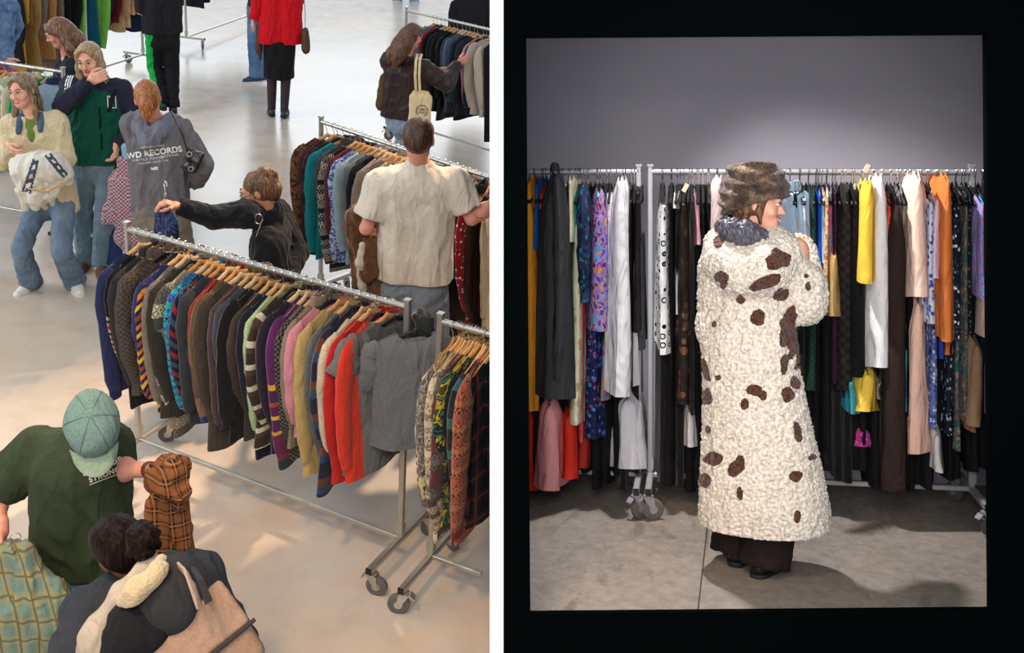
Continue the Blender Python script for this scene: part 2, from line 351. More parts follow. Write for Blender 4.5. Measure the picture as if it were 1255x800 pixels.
# corners in the room frame
d0=4.2
def RC(px,py,d): return RMI@atd(px,py,d)
x0b=R_at(634,200,WALLY).x; x1b=R_at(1262,200,WALLY).x
fl=RC(632,200,d0+.03); fr=RC(1240,200,d0+.03)
TOP=3.75
mb=MB(); v=[(x0b-.06,WALLY),(x1b+.06,WALLY),(fr.x,fr.y),(fl.x,fl.y)]
def slab(poly,z0,z1):
    mb=MB(); n=len(poly); mb.add([(x,y,z0) for x,y in poly]+[(x,y,z1) for x,y in poly],[tuple(range(n))[::-1],tuple(range(n,2*n))]+[(i,(i+1)%n,n+(i+1)%n,n+i) for i in range(n)]); return mb
poly=[(fl.x,fl.y),(fr.x,fr.y),(x1b+.06,WALLY+.06),(x0b-.02,WALLY+.06)]
room_obj('floor',slab(poly,-.05,0),RAWFL)
room_obj('ceiling',slab(poly,TOP,TOP+.04),GREYWALL)
room_obj('wall_back',MB().box(((x0b+x1b)/2,WALLY+.03,TOP/2),((x1b-x0b)/2+.05,.03,TOP/2)),GREYWALL)
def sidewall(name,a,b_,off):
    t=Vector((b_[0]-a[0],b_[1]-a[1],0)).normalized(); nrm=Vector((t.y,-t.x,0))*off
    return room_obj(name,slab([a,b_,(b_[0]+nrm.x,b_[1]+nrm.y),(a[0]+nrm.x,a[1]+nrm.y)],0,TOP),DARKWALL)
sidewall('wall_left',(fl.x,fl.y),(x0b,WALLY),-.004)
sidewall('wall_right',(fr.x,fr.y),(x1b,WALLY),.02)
# black film border, added as a wall with its opening, facing the hall; and the white page gap beside it, added as a strip
def cam_slab(name,quads,d,t,mat):
    mb=MB()
    for q in quads:
        P0=[atd(x,y,d) for x,y in q]; off=atd(PX,PY,d+t)-atd(PX,PY,d); P1=[p+off for p in P0]; n=len(q)
        mb.add(P0+P1,[tuple(range(n)),tuple(range(n,2*n))[::-1]]+[(i,n+i,n+(i+1)%n,(i+1)%n) for i in range(n)])
    return struct(name,mb,mat)
O=[(645,46),(1208,42),(1213.5,747),(650,752)]; XL,XR,YT,YB=617,1420,-280,880
cam_slab('film_border_wall',[[(XL,YT),(XR,YT),O[1],O[0]],[(XR,YT),(XR,YB),O[2],O[1]],[(XR,YB),(XL,YB),O[3],O[2]],[(XL,YB),(XL,YT),O[0],O[3]]],d0,.03,BLACKP)  # film border around the right view, modelled as a wall; not part of the room
cam_slab('page_gap_strip',[[(600.3,YT),(617,YT),(617,YB),(600.3,YB)]],d0,.05,WHITEP)  # blank page between the two views, modelled as a strip; no real partition
# ---------------------------------------------------------------- racks
def make_rack(M,L,H,label,group,foot=.56,has=(1,1),rubber=None,diag=0,zb=.145,METAL=METAL):
    """origin on the floor under the left end; x along the rail"""
    root=empty('clothing_rack',M,label=label,cat='clothing rack',group=group); rubber=rubber or RUBBER
    ww=.028
    for i,x in enumerate((0,L) if has[1] else (0,)):
        mb=MB().sqtube((x,0,zb),(x,0,H+.03),ww); mb.box((x,0,zb+.06),(ww*.62,ww*.62,.03)); mb.box((x,0,H+.035),(ww*.56,ww*.56,.006)); mb.build('upright_post',METAL,root)
        mb=MB().sqtube((x,-foot/2,zb),(x,foot/2,zb),ww*1.15,ww*1.1)
        fb=mb.build('base_leg',METAL,root)
        for sy in(-1,1):
            MB().box((x,sy*(foot/2+.003),zb),(ww*.5,.005,ww*.5)).build('end_cap',BLKPL,fb,False)
            c=MB(); y=sy*(foot/2-.03); a=random.uniform(-.9,.9)+(PI if random.random()<.5 else 0); ca,sa=math.cos(a),math.sin(a)
            def T(px_,py_,pz_,ca=ca,sa=sa,x=x,y=y): return (x+ca*px_-sa*py_,y+sa*px_+ca*py_,pz_)
            c.lathe((x,y,zb-.034),[(.008,0),(.026,0),(.026,.008),(.012,.012),(.012,.02)],n=16)
            for s in(-1,1):                                        # fork cheeks
                c.add([T(-.026,s*.017,zb-.034),T(.026,s*.017,zb-.034),T(.034,s*.017,.045),T(.018,s*.017,.045),T(-.026,s*.021,zb-.034),T(.026,s*.021,zb-.034),T(.034,s*.021,.045),T(.018,s*.021,.045)],[(0,1,2,3),(7,6,5,4),(0,4,5,1),(1,5,6,2),(2,6,7,3),(3,7,4,0)])
            c.tube([T(.024,-.024,.052),T(.024,.024,.052)],.006)
            c.add([T(-.03,-.02,zb-.04),T(-.05,-.018,zb-.06),T(-.05,.018,zb-.06),T(-.03,.02,zb-.04),T(-.03,-.02,zb-.034),T(-.052,-.018,zb-.054),T(-.052,.018,zb-.054),T(-.03,.02,zb-.034)],[(0,1,2,3),(7,6,5,4),(0,4,5,1),(1,5,6,2),(2,6,7,3),(3,7,4,0)])
            co=c.build('caster',METAL,root)
            ax=(-sa,ca,0); wm=MB().lathe(T(.024,0,.052),[(.016,-.015),(.036,-.011),(.038,-.013),(.052,-.009),(.052,.009),(.038,.013),(.036,.011),(.016,.015)],ax,24)
            wm.build('wheel',rubber,co)
            MB().lathe(T(.024,0,.052),[(.004,-.016),(.02,-.0165),(.02,.0165),(.004,.016)],ax,14).build('hub',METAL,co)
    mb=MB().sqtube((0,0,H),(L,0,H),.030,.030) if diag else MB().tube([(0,0,H),(L*.5,0,H),(L,0,H)],.0145,12)
    mb.build('hanging_rail',METAL,root)
    MB().sqtube((0,0,zb+.002),(L,0,zb+.002),.024,.024).build('bottom_bar',METAL,root)
    return root
# ---------------------------------------------------------------- hangers
def hook_pts(drop=.085,r=.0185,side=1):
    pts=[]
    for k in range(9):
        a=math.radians(-62+k*262/8); pts.append((side*r*math.sin(a+PI/2)*1,0,-0.004+r*math.cos(a+PI/2)*0+r*math.sin(a)))
    pts=[(side*r*math.cos(math.radians(a)),0,r*math.sin(math.radians(a))-.002) for a in range(-35,226,29)]
    pts+=[(side*-.004,0,-r-.012),(0,0,-r-.024),(0,0,-drop)]
    return pts
def hanger_proto(kind,mat,hw=.20):
    r=.0022
    if kind=='wood':
        mb=MB(); rings=[]
        for i in range(17):
            t=i/8-1; x=t*hw; a=abs(t); z=-.088-.066*a**1.35+ (.012 if a<.12 else 0)*(1-a/.12 if a<.12 else 0); y=.010*a**2-.004
            hh=.0165*(1-.25*a) ; tt=.0068
            rings.append([(x,y+tt*math.cos(q)*1.0,z+hh*math.sin(q)) for q in [2*PI*j/10 for j in range(10)]])
        mb.loft(rings,True)
        o=mb.build('wooden_hanger',mat)
    else:
        mb=MB(); pts=[(-hw,0,-.158),(-hw*.92,0,-.150),(-.09,0,-.112),(-.02,0,-.085),(0,0,-.080),(.02,0,-.085),(.09,0,-.112),(hw*.92,0,-.150),(hw,0,-.158)]
        mb.tube(pts,[.005]+[.008]*7+[.005],8,sq=1.3); mb.tube([(-hw*.9,0,-.155),(0,0,-.168),(hw*.9,0,-.155)],.0045,8)
        mb.lathe((0,0,-.088),[(.011,0),(.012,.01),(.007,.022)],n=10)
        o=mb.build('plastic_hanger',mat)
    MB().tube(hook_pts(),r,6).build('hook',CHROME if kind=='wood' else CHROME,o)
    return o
HPROTO={}
def hanger(kind,idx,M,label,group):
    key=(kind,idx)
    if key not in HPROTO:
        o=hanger_proto(kind,WOODM[idx] if kind=='wood' else BLKPL); HPROTO[key]=o
    else:
        o=copy_tree(HPROTO[key])
    o.matrix_world=M; tag(o,label,'hanger',group); return o
# ---------------------------------------------------------------- garments
def garment(name,mat,M,label,cat,group,L=.72,hw=.215,th=.022,sleeve=.56,sr=1.0,flare=0.0,collar=None,fold=.010,seed=0,cuff=None,scoop=.062,belt=0,twist=0,hemmat=None,top=.062,narrow=1.0,ruffle=0,open_=0):
    rng=random.Random(seed); mats=[mat]
    n=28; rows=15; rings=[]
    ph=[rng.uniform(0,6.28) for _ in range(6)]; k1=rng.uniform(2.2,3.8); k2=rng.uniform(4.5,7)
    def ztop(x):
        a=min(1,abs(x)/hw); z=-top-.074*a**1.35
        if abs(x)<.078: z-=scoop*(1-(abs(x)/.078)**3)
        return z
    for i in range(rows):
        v=i/(rows-1); w_=hw*narrow**(v)*(1-.05*math.sin(PI*v))+flare*v
        if belt: w_*=1-belt*math.exp(-((v-.42)/.10)**2)
        t_=(.011+ (th-.011)*min(1,v*6)**.6)*(1+.25*v)
        ring=[]
        for j in range(n):
            a=2*PI*j/n; ca,sa=math.cos(a),math.sin(a); x=w_*ca; 
            yy=t_*math.copysign(abs(sa)**.7,sa)
            fd=fold*v**.8*(math.sin(k1*x/hw*1.5+ph[0]+v*1.5)+.6*math.sin(k2*x/hw*1.4+ph[1]-v*2))
            gap=fold*.35*v*math.sin(9*x/hw+ph[2])*(1 if sa>0 else -1)
            xz=x if w_<=hw else x*hw/w_
            zt=ztop(xz); z=zt*(1-v)+(-L-top*.0+.012*math.sin(3*x/hw+ph[3]))*v
            if ruffle: yy+=ruffle*v*math.sin(22*x/hw+ph[4])
            ring.append((x,yy+fd+twist*x*v,z))
        rings.append(ring)
    mb=MB().loft(rings,True)
    o=mb.build(name,mats); o.matrix_world=M; tag(o,label,cat,group)
    if sleeve>0:
        for s in(-1,1):
            q=rng.uniform(-.022,.022); fw=rng.uniform(-.03,.05)
            A=[(s*(hw-.05),0,ztop(hw-.05)-.035),(s*(hw+.002),q*.3,-top-.125),(s*(hw+.022),q*.6,-top-.21),(s*(hw+.026),q,-top-.20-sleeve*.25),(s*(hw+.018-fw*.3),q,-top-.2-sleeve*.5),(s*(hw+.004-fw),q*.7,-top-.14-sleeve*.8),(s*(hw-.008-fw),q*.4,-top-.10-sleeve)]
            RX=[.040,.060,.062,.056,.052,.048,.036]; RY=[.012,.021,.026,.026,.025,.023,.018]
            if sleeve<.3: A=A[:3]+[(s*(hw+.055),q,-top-.09-sleeve)]; RX=[.045,.066,.075,.080]; RY=[.018,.028,.034,.036]
            # resample
            P=[]; m_=20
            for i in range(m_):
                t=i/(m_-1)*(len(A)-1); k=min(int(t),len(A)-2); f=t-k; f=f*f*(3-2*f)*.4+f*.6
                P.append((Vector(A[k]).lerp(Vector(A[k+1]),f),(RX[k]*(1-f)+RX[k+1]*f)*sr,(RY[k]*(1-f)+RY[k+1]*f)*min(1.25,.5+.5*sr)))
            rr=[]
            for i,(p,rx,ry) in enumerate(P):
                t=(P[min(i+1,m_-1)][0]-P[max(i-1,0)][0]).normalized(); ux=Vector((0,1,0)).cross(t).normalized()
                wob=1+.035*math.sin(i*1.3+ph[5])+.03*math.sin(i*2.1+ph[4])
                rr.append([p+ux*(rx*wob*math.cos(2*PI*j/14))+Vector((0,1,0))*(ry*(1+.10*math.sin(i*1.1+j*.9+ph[3])+.08*math.sin(i*2.3-j*1.7))*math.sin(2*PI*j/14)) for j in range(14)])
            sl=MB().loft(rr,True,uv0=(0,.03)).build('sleeve',mat,o)
            if cuff and sleeve>.3:
                p,rx,ry=P[-1]; cc=[]
                for dz,k in((-.0,1.04),(-.012,1.06),(-.05,.95),(-.055,.9)):
                    cc.append([(p.x+rx*k*math.cos(2*PI*j/12),p.y+ry*k*math.sin(2*PI*j/12),p.z+dz+.008) for j in range(12)])
                MB().loft(cc,True).build('cuff',cuff,sl)
    if collar:
        rr=[]
        for dz,k,dy in((-.02,1.0,0),(.012,.95,0),(.026,.80,0),(.022,.62,0),(-.01,.6,0)):
            rr.append([(.085*k*math.cos(2*PI*j/20),.026*k*math.sin(2*PI*j/20)+.004,-top-.010-scoop*.25*(1-abs(math.cos(2*PI*j/20)))+dz) for j in range(20)])
        MB().loft(rr,False).build('collar',collar if collar is not True else mat,o)
    return o
def trimlab(s):
    w_=s.split()
    if len(w_)>16: w_=[q for q in w_ if q not in('with','and','a')]
    return ' '.join(w_[:16])
RNG=random.Random(7)
def hang_rack(rackM,H,items,x0,x1,rackname,plural,hangkinds,yaw=0.0,jit=.10,room=False,hgroup=None,even=True):
    """items: dicts(desc,short,name,cat,mat,...) placed along the rail left to right"""
    n=len(items); prev=None
    for i,it in enumerate(items):
        it=dict(it); x=it.pop('x',None)
        if x is None: x=x0+(x1-x0)*(i+.5)/n
        dz=it.pop('dz',0); yw=it.pop('yaw',yaw+RNG.uniform(-jit,jit)); desc=it.pop('desc'); short=it.pop('short',None) or ' '.join(desc.split()[:3]); hk=it.pop('hk',None) or hangkinds[RNG.randrange(len(hangkinds))]
        nm=it.pop('name','sweater'); cat=it.pop('cat','sweater'); mat=it.pop('mat'); nohang=it.pop('nohang',0); tilt=it.pop('tilt',0); grp=it.pop('group',plural)
        M=rackM@Matrix.Translation((x,RNG.uniform(-.012,.012),H+.003+dz))@Matrix.Rotation(PI/2+yw,4,'Z')@Matrix.Rotation(tilt or RNG.uniform(-.06,.06),4,'Y')@Matrix.Rotation(RNG.uniform(-.03,.03),4,'X')
        lab=trimlab('%s on the %s, %s'%(desc,rackname,('right of the '+prev) if prev else 'first at its left end'))
        o=garment(nm,mat,M,lab,cat,grp,seed=RNG.randrange(9999),**it)
        if not nohang:
            hanger('wood' if hk[0]=='w' else 'plastic',int(hk[1]),M@Matrix.Translation((0,0,0.0)),'%s holding the %s on the %s'%('wooden hanger' if hk[0]=='w' else 'black hanger',desc,rackname),hgroup or ('hangers on the '+rackname))
        prev=short
def G(desc,mat,short=None,name='sweater',**k):
    d=dict(desc=desc,mat=mat,name=name,cat=k.pop('cat',name.replace('_',' '))); 
    if short: d['short']=short
    d.update(k); return d
C=cloth
K=dict(kind='knit')
W4=['w0','w1','w2','w3','w1','w0']
# front rack
pa=atz(172,566); pb=atz(490,690)
D1=(pb-pa); L1=D1.length; u1=D1.normalized(); RH=1.385
MF=frame_mat(pa,u1)
make_rack(MF,L1,RH,'steel clothing rack in the foreground full of knitwear','clothing racks in the hall')
tw=lambda a,b_,**k: C(a,b_,pat='heather',**k)
front=[
 G('navy blue jumper',C((38,46,84),kind='knit'),sr=1.0,sleeve=.66,L=.86,cuff=C((26,32,80),kind='knit')),
 G('black jumper with fair isle chest band',C((14,13,15),(150,40,40),(210,190,160),(20,60,50),(190,150,120),pat='bandtop',kind='knit'),'black fair isle jumper',sleeve=.60,L=.93),
 G('charcoal cable knit jumper',tw((52,52,54),(38,38,40),kind='knit'),'charcoal jumper',sleeve=.60,collar=True),
 G('taupe herringbone coat',C((92,80,72),(66,58,54),pat='herring'),name='coat',sleeve=.62,L=.82,collar=True),
 G('grey brown tweed coat',C((84,74,66),(60,54,50),pat='tweed'),name='coat',sleeve=.56,L=.8),
 G('purple and yellow zigzag jumper',C((62,30,60),(222,176,40),(40,28,44),(150,60,50),(30,40,60),(210,120,40),pat='zig',kind='knit',scale=7),'zigzag jumper',sleeve=.6,L=.88,sr=1.15,yaw=.12),
 G('royal blue jumper',C((44,48,96),kind='knit'),sleeve=.5,L=.78),
 G('light taupe zip jacket',C((132,122,110),(116,108,98),pat='heather'),name='jacket',sleeve=.62,L=.8),
 G('dark olive cardigan',C((56,50,40),(44,40,34),pat='heather',kind='knit'),name='cardigan',sleeve=.6,L=.85),
 G('beige nordic pattern jumper',C((158,146,124),(96,88,78),(190,178,150),(60,70,62),pat='fair',kind='knit',scale=4),'beige nordic jumper',sleeve=.72,L=.98,sr=1.25,cuff=C((140,128,110),kind='knit')),
 G('turquoise and blue fair isle jumper',C((20,90,160),(40,170,170),(24,40,110),(30,130,190),(70,60,150),(40,160,150),pat='fair',kind='knit',scale=8),'turquoise jumper',sleeve=.62,L=.8,sr=1.05),
 G('navy and red argyle jumper',C((24,26,48),(140,34,44),(20,30,60),(60,70,90),pat='zig',kind='knit',scale=9),'argyle jumper',sleeve=.55,L=.8),
 G('dark slate cardigan',C((48,52,56),kind='knit'),name='cardigan',sleeve=.6,L=.86),
 G('red shouldered mauve striped jumper',C(((0,(150,30,36)),(.3,(128,92,92)),(.5,(104,78,78)),(.75,(140,104,88)),(.9,(58,60,110))),pat='bands',kind='knit',scale=1.3),'mauve striped jumper',sleeve=.66,L=.84),
 G('camel brown jumper',C((108,82,46),(92,70,40),pat='heather',kind='knit'),sleeve=.56,L=.8,sr=1.3),
 G('brown grey long cardigan',C((66,58,48),kind='knit'),name='cardigan',sleeve=.7,L=.96),
 G('plum tweed cardigan',C((88,66,68),(66,50,54),pat='heather',kind='knit'),name='cardigan',sleeve=.62,L=.84),
 G('slate blue jumper',C((64,66,80),kind='knit'),sleeve=.5,L=.76),
 G('black wool jumper',C((16,16,17),kind='knit'),sleeve=.58,L=.86,sr=1.3),
 G('dark brown fleece',C((62,52,46),kind='knit'),name='fleece',sleeve=.52,L=.84),
 G('midnight blue jumper',C((22,24,40),kind='knit'),sleeve=.68,L=.94),
 G('pale mint green jumper',C((164,186,140),kind='knit'),sleeve=.58,L=.84),
 G('brown jumper with cream bands',C((52,42,34),(52,42,34),(196,184,160),(70,58,48),pat='stripes',kind='knit',scale=9),sleeve=.56,L=.84),
 G('dark aubergine jumper',C((38,28,46),kind='knit'),sleeve=.55,L=.84),
 G('purple jumper with yellow bands',C(((0,(86,30,84)),(.30,(92,32,82)),(.37,(200,150,40)),(.40,(70,26,70)),(.47,(150,70,50)),(.50,(80,28,76)),(.56,(204,152,40)),(.585,(76,28,72)),(.66,(196,146,44)),(.68,(96,34,72)),(.82,(120,40,60)),(.86,(80,26,60))),pat='bands',kind='knit',scale=1.15),sleeve=.68,L=.9,sr=1.45,th=.028,cuff=C((30,52,50),kind='knit')),
 G('black and white flecked jumper',C((26,25,26),(90,86,82),pat='tweed',kind='knit',scale=1.2),sleeve=.55,L=.84),
 G('greige wool coat',C((136,122,106),(120,106,92),pat='heather'),name='coat',sleeve=.5,L=.78,collar=True),
 G('rose pink cardigan',C((196,128,140),kind='knit'),name='cardigan',sleeve=.46,L=.7),
 G('mustard beige jumper',C((176,150,96),kind='knit'),sleeve=.66,L=.9),
 G('steel grey jumper',C((88,90,92),kind='knit'),sleeve=.66,L=.92),
 G('navy jumper with rust bands',C((26,30,50),(30,34,56),(96,54,40),(40,62,90),pat='stripes',kind='knit',scale=6),sleeve=.56,L=.96),
 G('oatmeal wool jumper',C((206,192,168),(186,170,146),pat='heather',kind='knit'),sleeve=.54,L=.8,sr=1.25),
 G('scarlet jumper',C((178,30,26),kind='knit'),sleeve=.66,L=.9),
 G('orange red cardigan',C((204,52,32),kind='knit'),name='cardigan',sleeve=.60,L=.86),
 G('grey short sleeved sweatshirt',C((104,104,102),(96,96,95),pat='heather'),name='sweatshirt',sleeve=.16,L=.84,sr=1.25,yaw=-.25,th=.03,scoop=.03),
 G('dark grey sleeveless top',C((76,76,76),(68,68,68),pat='heather'),name='top',sleeve=0,L=.78,yaw=-.5,hk='p0'),
]
hang_rack(MF,RH,front,.05,L1-.05,'front rack','knitwear packed on the front rack',W4+['p0'],yaw=-.06,jit=.07)
# grey garment hanging outside the right end of the front rack
Mx=MF@Matrix.Translation((L1+.045,0.0,RH-.03))@Matrix.Rotation(PI/2-.9,4,'Z')
garment('sweatshirt',C((104,106,110),(94,96,100),pat='heather'),Mx,'pale grey sweatshirt hooked outside the right end of the front rack','sweatshirt',None,L=.66,hw=.2,sleeve=.2,sr=1.0,seed=5,th=.03)
hanger('plastic',0,Mx,'black hanger hooked outside the right end of the front rack',None)
# right hand rack, cut by the edge of the picture
pc=atz(527,712); MR3=frame_mat(pc,(u1*1.0+Vector((0,.02,0))).normalized())
LR3=reach(pc+Vector((0,0,RH)),MR3.to_3x3()@Vector((1,0,0)),607)
make_rack(MR3,LR3,RH,'steel clothing rack at the right edge beside the front rack','clothing racks in the hall',has=(1,0))
right=[
 G('slate blue and cream tapestry jacket',C((92,94,112),(150,136,104),(70,72,92),(120,108,90),pat='blotch',scale=2.2),'tapestry jacket',name='jacket',sleeve=.62,L=.84,sr=1.2),
 G('cream floral jacquard jacket',C((196,178,132),(80,70,66),(150,128,90),pat='floral',scale=1.4),name='jacket',sleeve=.58,L=.84),
 G('dark floral knit',C((44,38,34),(96,84,66),(60,50,46),pat='blotch',kind='knit',scale=2),sleeve=.6,L=.8),
 G('beige nordic stripe jumper',C((188,170,140),(188,170,140),(120,98,78),(196,180,150),(140,120,98),pat='fair',kind='knit',scale=7),sleeve=.72,L=.96,sr=1.15),
 G('stone and brown patterned jumper',C((170,152,128),(96,76,62),(190,172,150),(80,64,56),pat='fair',kind='knit',scale=6),sleeve=.66,L=.96),
 G('wine red and grey knit',C((96,40,46),(92,84,80),(60,52,52),pat='fair',kind='knit',scale=6),sleeve=.56,L=.84),
 G('dark navy jumper',C((20,22,30),kind='knit'),sleeve=.56,L=.86),
 G('olive green and yellow patchwork jumper',C((58,62,30),(168,150,40),(28,30,28),(30,110,80),(24,30,50),pat='blotch',kind='knit',scale=.9),'olive patchwork jumper',sleeve=.6,L=.9,sr=1.2),
 G('black sweatshirt',C((18,18,20)),name='sweatshirt',sleeve=.66,L=.92),
 G('charcoal and teal knit',C((34,36,38),(40,90,90),(28,30,32),pat='stripes',kind='knit',scale=7),sleeve=.5,L=.8),
 G('rust red checked knit',C((132,52,44),(176,112,72),(96,36,36),(150,80,60),pat='fair',kind='knit',scale=10),sleeve=.70,L=.94,sr=1.25,cuff=C((120,24,34),kind='knit')),
 G('black and green tartan shirt',C((22,28,30),(34,44,44),(110,40,40),pat='check'),name='shirt',sleeve=.64,L=.9),
 G('dark grey fleece',C((46,44,44)),name='fleece',sleeve=.72,L=1.0,sr=1.2),
 G('brown and black tweed jacket',C((60,46,38),(30,26,24),pat='tweed'),name='jacket',sleeve=.6,L=.84),
 G('black quilted jacket',C((24,24,26)),name='jacket',sleeve=.6,L=.84),
 G('ink blue cardigan',C((30,34,52),kind='knit'),name='cardigan',sleeve=.6,L=.84),
]
hang_rack(MR3,RH,right[:12],.06,LR3-.0,'right edge rack','knitwear on the rack at the right edge',W4,yaw=-.06,jit=.07)
# middle rack behind
pe=atz(393,371); d2=(atz(600,470)-pe).normalized(); 
M2=frame_mat(pe,d2)
LM2=reach(pe+Vector((0,0,RH)),d2,606)
make_rack(M2,LM2,RH,'steel clothing rack behind the man in the pale shirt','clothing racks in the hall',has=(1,0))
mid=[
 G('rust brown patterned wool coat',C((104,68,48),(40,32,32),(116,76,54),(92,60,44),(48,36,34),pat='blotch',scale=1.1),name='coat',sleeve=.64,L=.92,sr=1.3),
 G('dark maroon jumper',C((58,24,34),kind='knit'),sleeve=.6,L=.9),
 G('black and wine jumper',C((28,24,28),(66,26,36),pat='stripes',kind='knit',scale=6),sleeve=.6,L=.84),
 G('teal blouse under charcoal jacket',C((20,118,122)),'teal blouse',name='blouse',sleeve=.7,L=.92),
 G('charcoal blazer',C((64,62,64)),name='blazer',sleeve=.42,L=.8,collar=True),
 G('black jumper with cream nordic bands',C((24,22,24),(24,22,24),(24,22,24),(170,164,150),(30,28,30),(120,112,104),pat='fair',kind='knit',scale=5),'nordic band jumper',sleeve=.74,L=.98),
 G('wine red cardigan',C((80,26,40),kind='knit'),name='cardigan',sleeve=.5,L=.8),
 G('blue white floral shirt',C((70,88,150),(176,184,204),pat='blotch',scale=2.5),name='shirt',sleeve=.68,L=.88),
 G('pale blue grey shirt',C((140,160,166)),name='shirt',sleeve=.6,L=.86),
 G('heather grey jumper',C((118,120,122),(100,102,104),pat='heather',kind='knit'),sleeve=.62,L=.86),
 G('dark navy long coat',C((22,24,34)),name='coat',sleeve=.7,L=1.0),
 G('ash grey cardigan',C((128,124,120),kind='knit'),name='cardigan',sleeve=.42,L=.8),
 G('taupe cable jumper',C((140,124,110),(124,108,96),pat='heather',kind='knit'),sleeve=.6,L=.9),
 G('beige wool jumper',C((168,152,132),kind='knit'),sleeve=.52,L=.84,hk='w0'),
 G('pale stone cardigan',C((198,184,168),kind='knit'),name='cardigan',sleeve=.48,L=.82,sr=1.2,hk='w1'),
 G('crimson jumper',C((142,24,40),kind='knit'),sleeve=.5,L=.84),
 G('mid grey wool coat',C((104,100,98)),name='coat',sleeve=.6,L=.9),
 G('brown checked jacket',C((84,70,56),(60,50,44),pat='check'),name='jacket',sleeve=.6,L=.86,hk='w0'),
 G('bottle green fleece',C((18,74,58)),name='fleece',sleeve=.6,L=.86,hk='w0'),
 G('grey tweed jacket',C((96,92,88),(80,76,74),pat='tweed'),name='jacket',sleeve=.6,L=.86),
 G('sea green jumper',C((30,104,88),kind='knit'),sleeve=.6,L=.84,hk='w0'),
 G('black cardigan',C((22,22,24),kind='knit'),name='cardigan',sleeve=.6,L=.9,hk='p0'),
 G('grey mauve hooded top',C((118,106,104)),name='hoodie',sleeve=.5,L=.84,collar=True,hk='p0'),
 G('slate fleece',C((70,78,84)),name='fleece',sleeve=.6,L=.86,hk='w0'),
 G('grey brown wool jumper',C((120,110,98),(98,90,82),pat='heather',kind='knit'),sleeve=.62,L=.94,hk='w0'),
 G('dark chocolate long coat',C((46,36,30)),name='coat',sleeve=.72,L=1.12,sr=1.1),
 G('mid blue denim shirt',C((58,92,130),(80,116,150),pat='denim'),name='shirt',sleeve=.40,L=.66),
 G('red jumper with small white flecks',C((146,18,36),(232,214,214),pat='dots',kind='knit',scale=1.3),'red flecked jumper',sleeve=.66,L=.92,sr=1.7,collar=C((22,22,24)),hk='p0',yaw=0.3),
 G('dark brown leather jacket',C((44,28,26),rough=.45),name='jacket',sleeve=.66,L=1.02,yaw=0.36),
 G('beige buttoned cardigan',C((178,158,120),(160,140,106),pat='heather',kind='knit'),name='cardigan',sleeve=.66,L=1.0,sr=1.2,hk='w1',yaw=0.45),
]
hang_rack(M2,RH,mid,.05,LM2+.03,'middle rack','clothes on the middle rack',W4+['p0'],yaw=-.1,jit=.06)
# rack at the top right
pg=atz(494,166); d4=(atz(640,214)-pg).normalized()
M4=frame_mat(pg,d4)
make_rack(M4,2.2,RH,'steel clothing rack at the top right beside the woman with the tote bag','clothing racks in the hall')
topr=[
 G('pale grey green jumper',C((146,156,152),kind='knit'),sleeve=.55,L=.8),
 G('steel blue shirt',C((92,108,124)),name='shirt',sleeve=.55,L=.8),
 G('cherry red cardigan',C((164,24,42),kind='knit'),name='cardigan',sleeve=.55,L=.8),
 G('black wool coat',C((18,18,20)),name='coat',sleeve=.62,L=.95),
 G('dark ink jumper',C((22,26,34),kind='knit'),sleeve=.6,L=.9),
 G('black knit cardigan',C((20,19,20),kind='knit'),name='cardigan',sleeve=.6,L=.92),
 G('black leather coat',C((24,23,24),rough=.4),name='coat',sleeve=.6,L=1.0),
 G('charcoal hooded sweatshirt with red print',C((62,64,68)),'charcoal sweatshirt',name='sweatshirt',sleeve=.66,L=.9,hk='w3'),
 G('washed blue grey shirt',C((84,100,116)),name='shirt',sleeve=.5,L=.8,hk='w3'),
 G('deep teal jumper',C((28,58,76),kind='knit'),sleeve=.5,L=.84),
 G('black parka',C((24,26,30)),name='parka',sleeve=.6,L=.95),
 G('grey trimmed dark jacket',C((40,44,52)),name='jacket',sleeve=.6,L=.9,hk='w1'),
 G('dusty pink jumper',C((196,142,146),kind='knit'),sleeve=.62,L=.86),
 G('navy quilted jacket',C((26,30,44)),name='jacket',sleeve=.6,L=.88),
 G('light beige jacket',C((176,160,146)),name='jacket',sleeve=.6,L=.84,sr=1.3),
 G('ecru jumper',C((190,178,160),kind='knit'),sleeve=.6,L=.84),
 G('black dress',C((20,20,22)),name='dress',sleeve=0,L=1.1),
]
hang_rack(M4,RH,topr,.38,1.35,'top right rack','clothes on the rack at the top right',['w0','w1','p0','w0'],yaw=-.1,jit=.06)
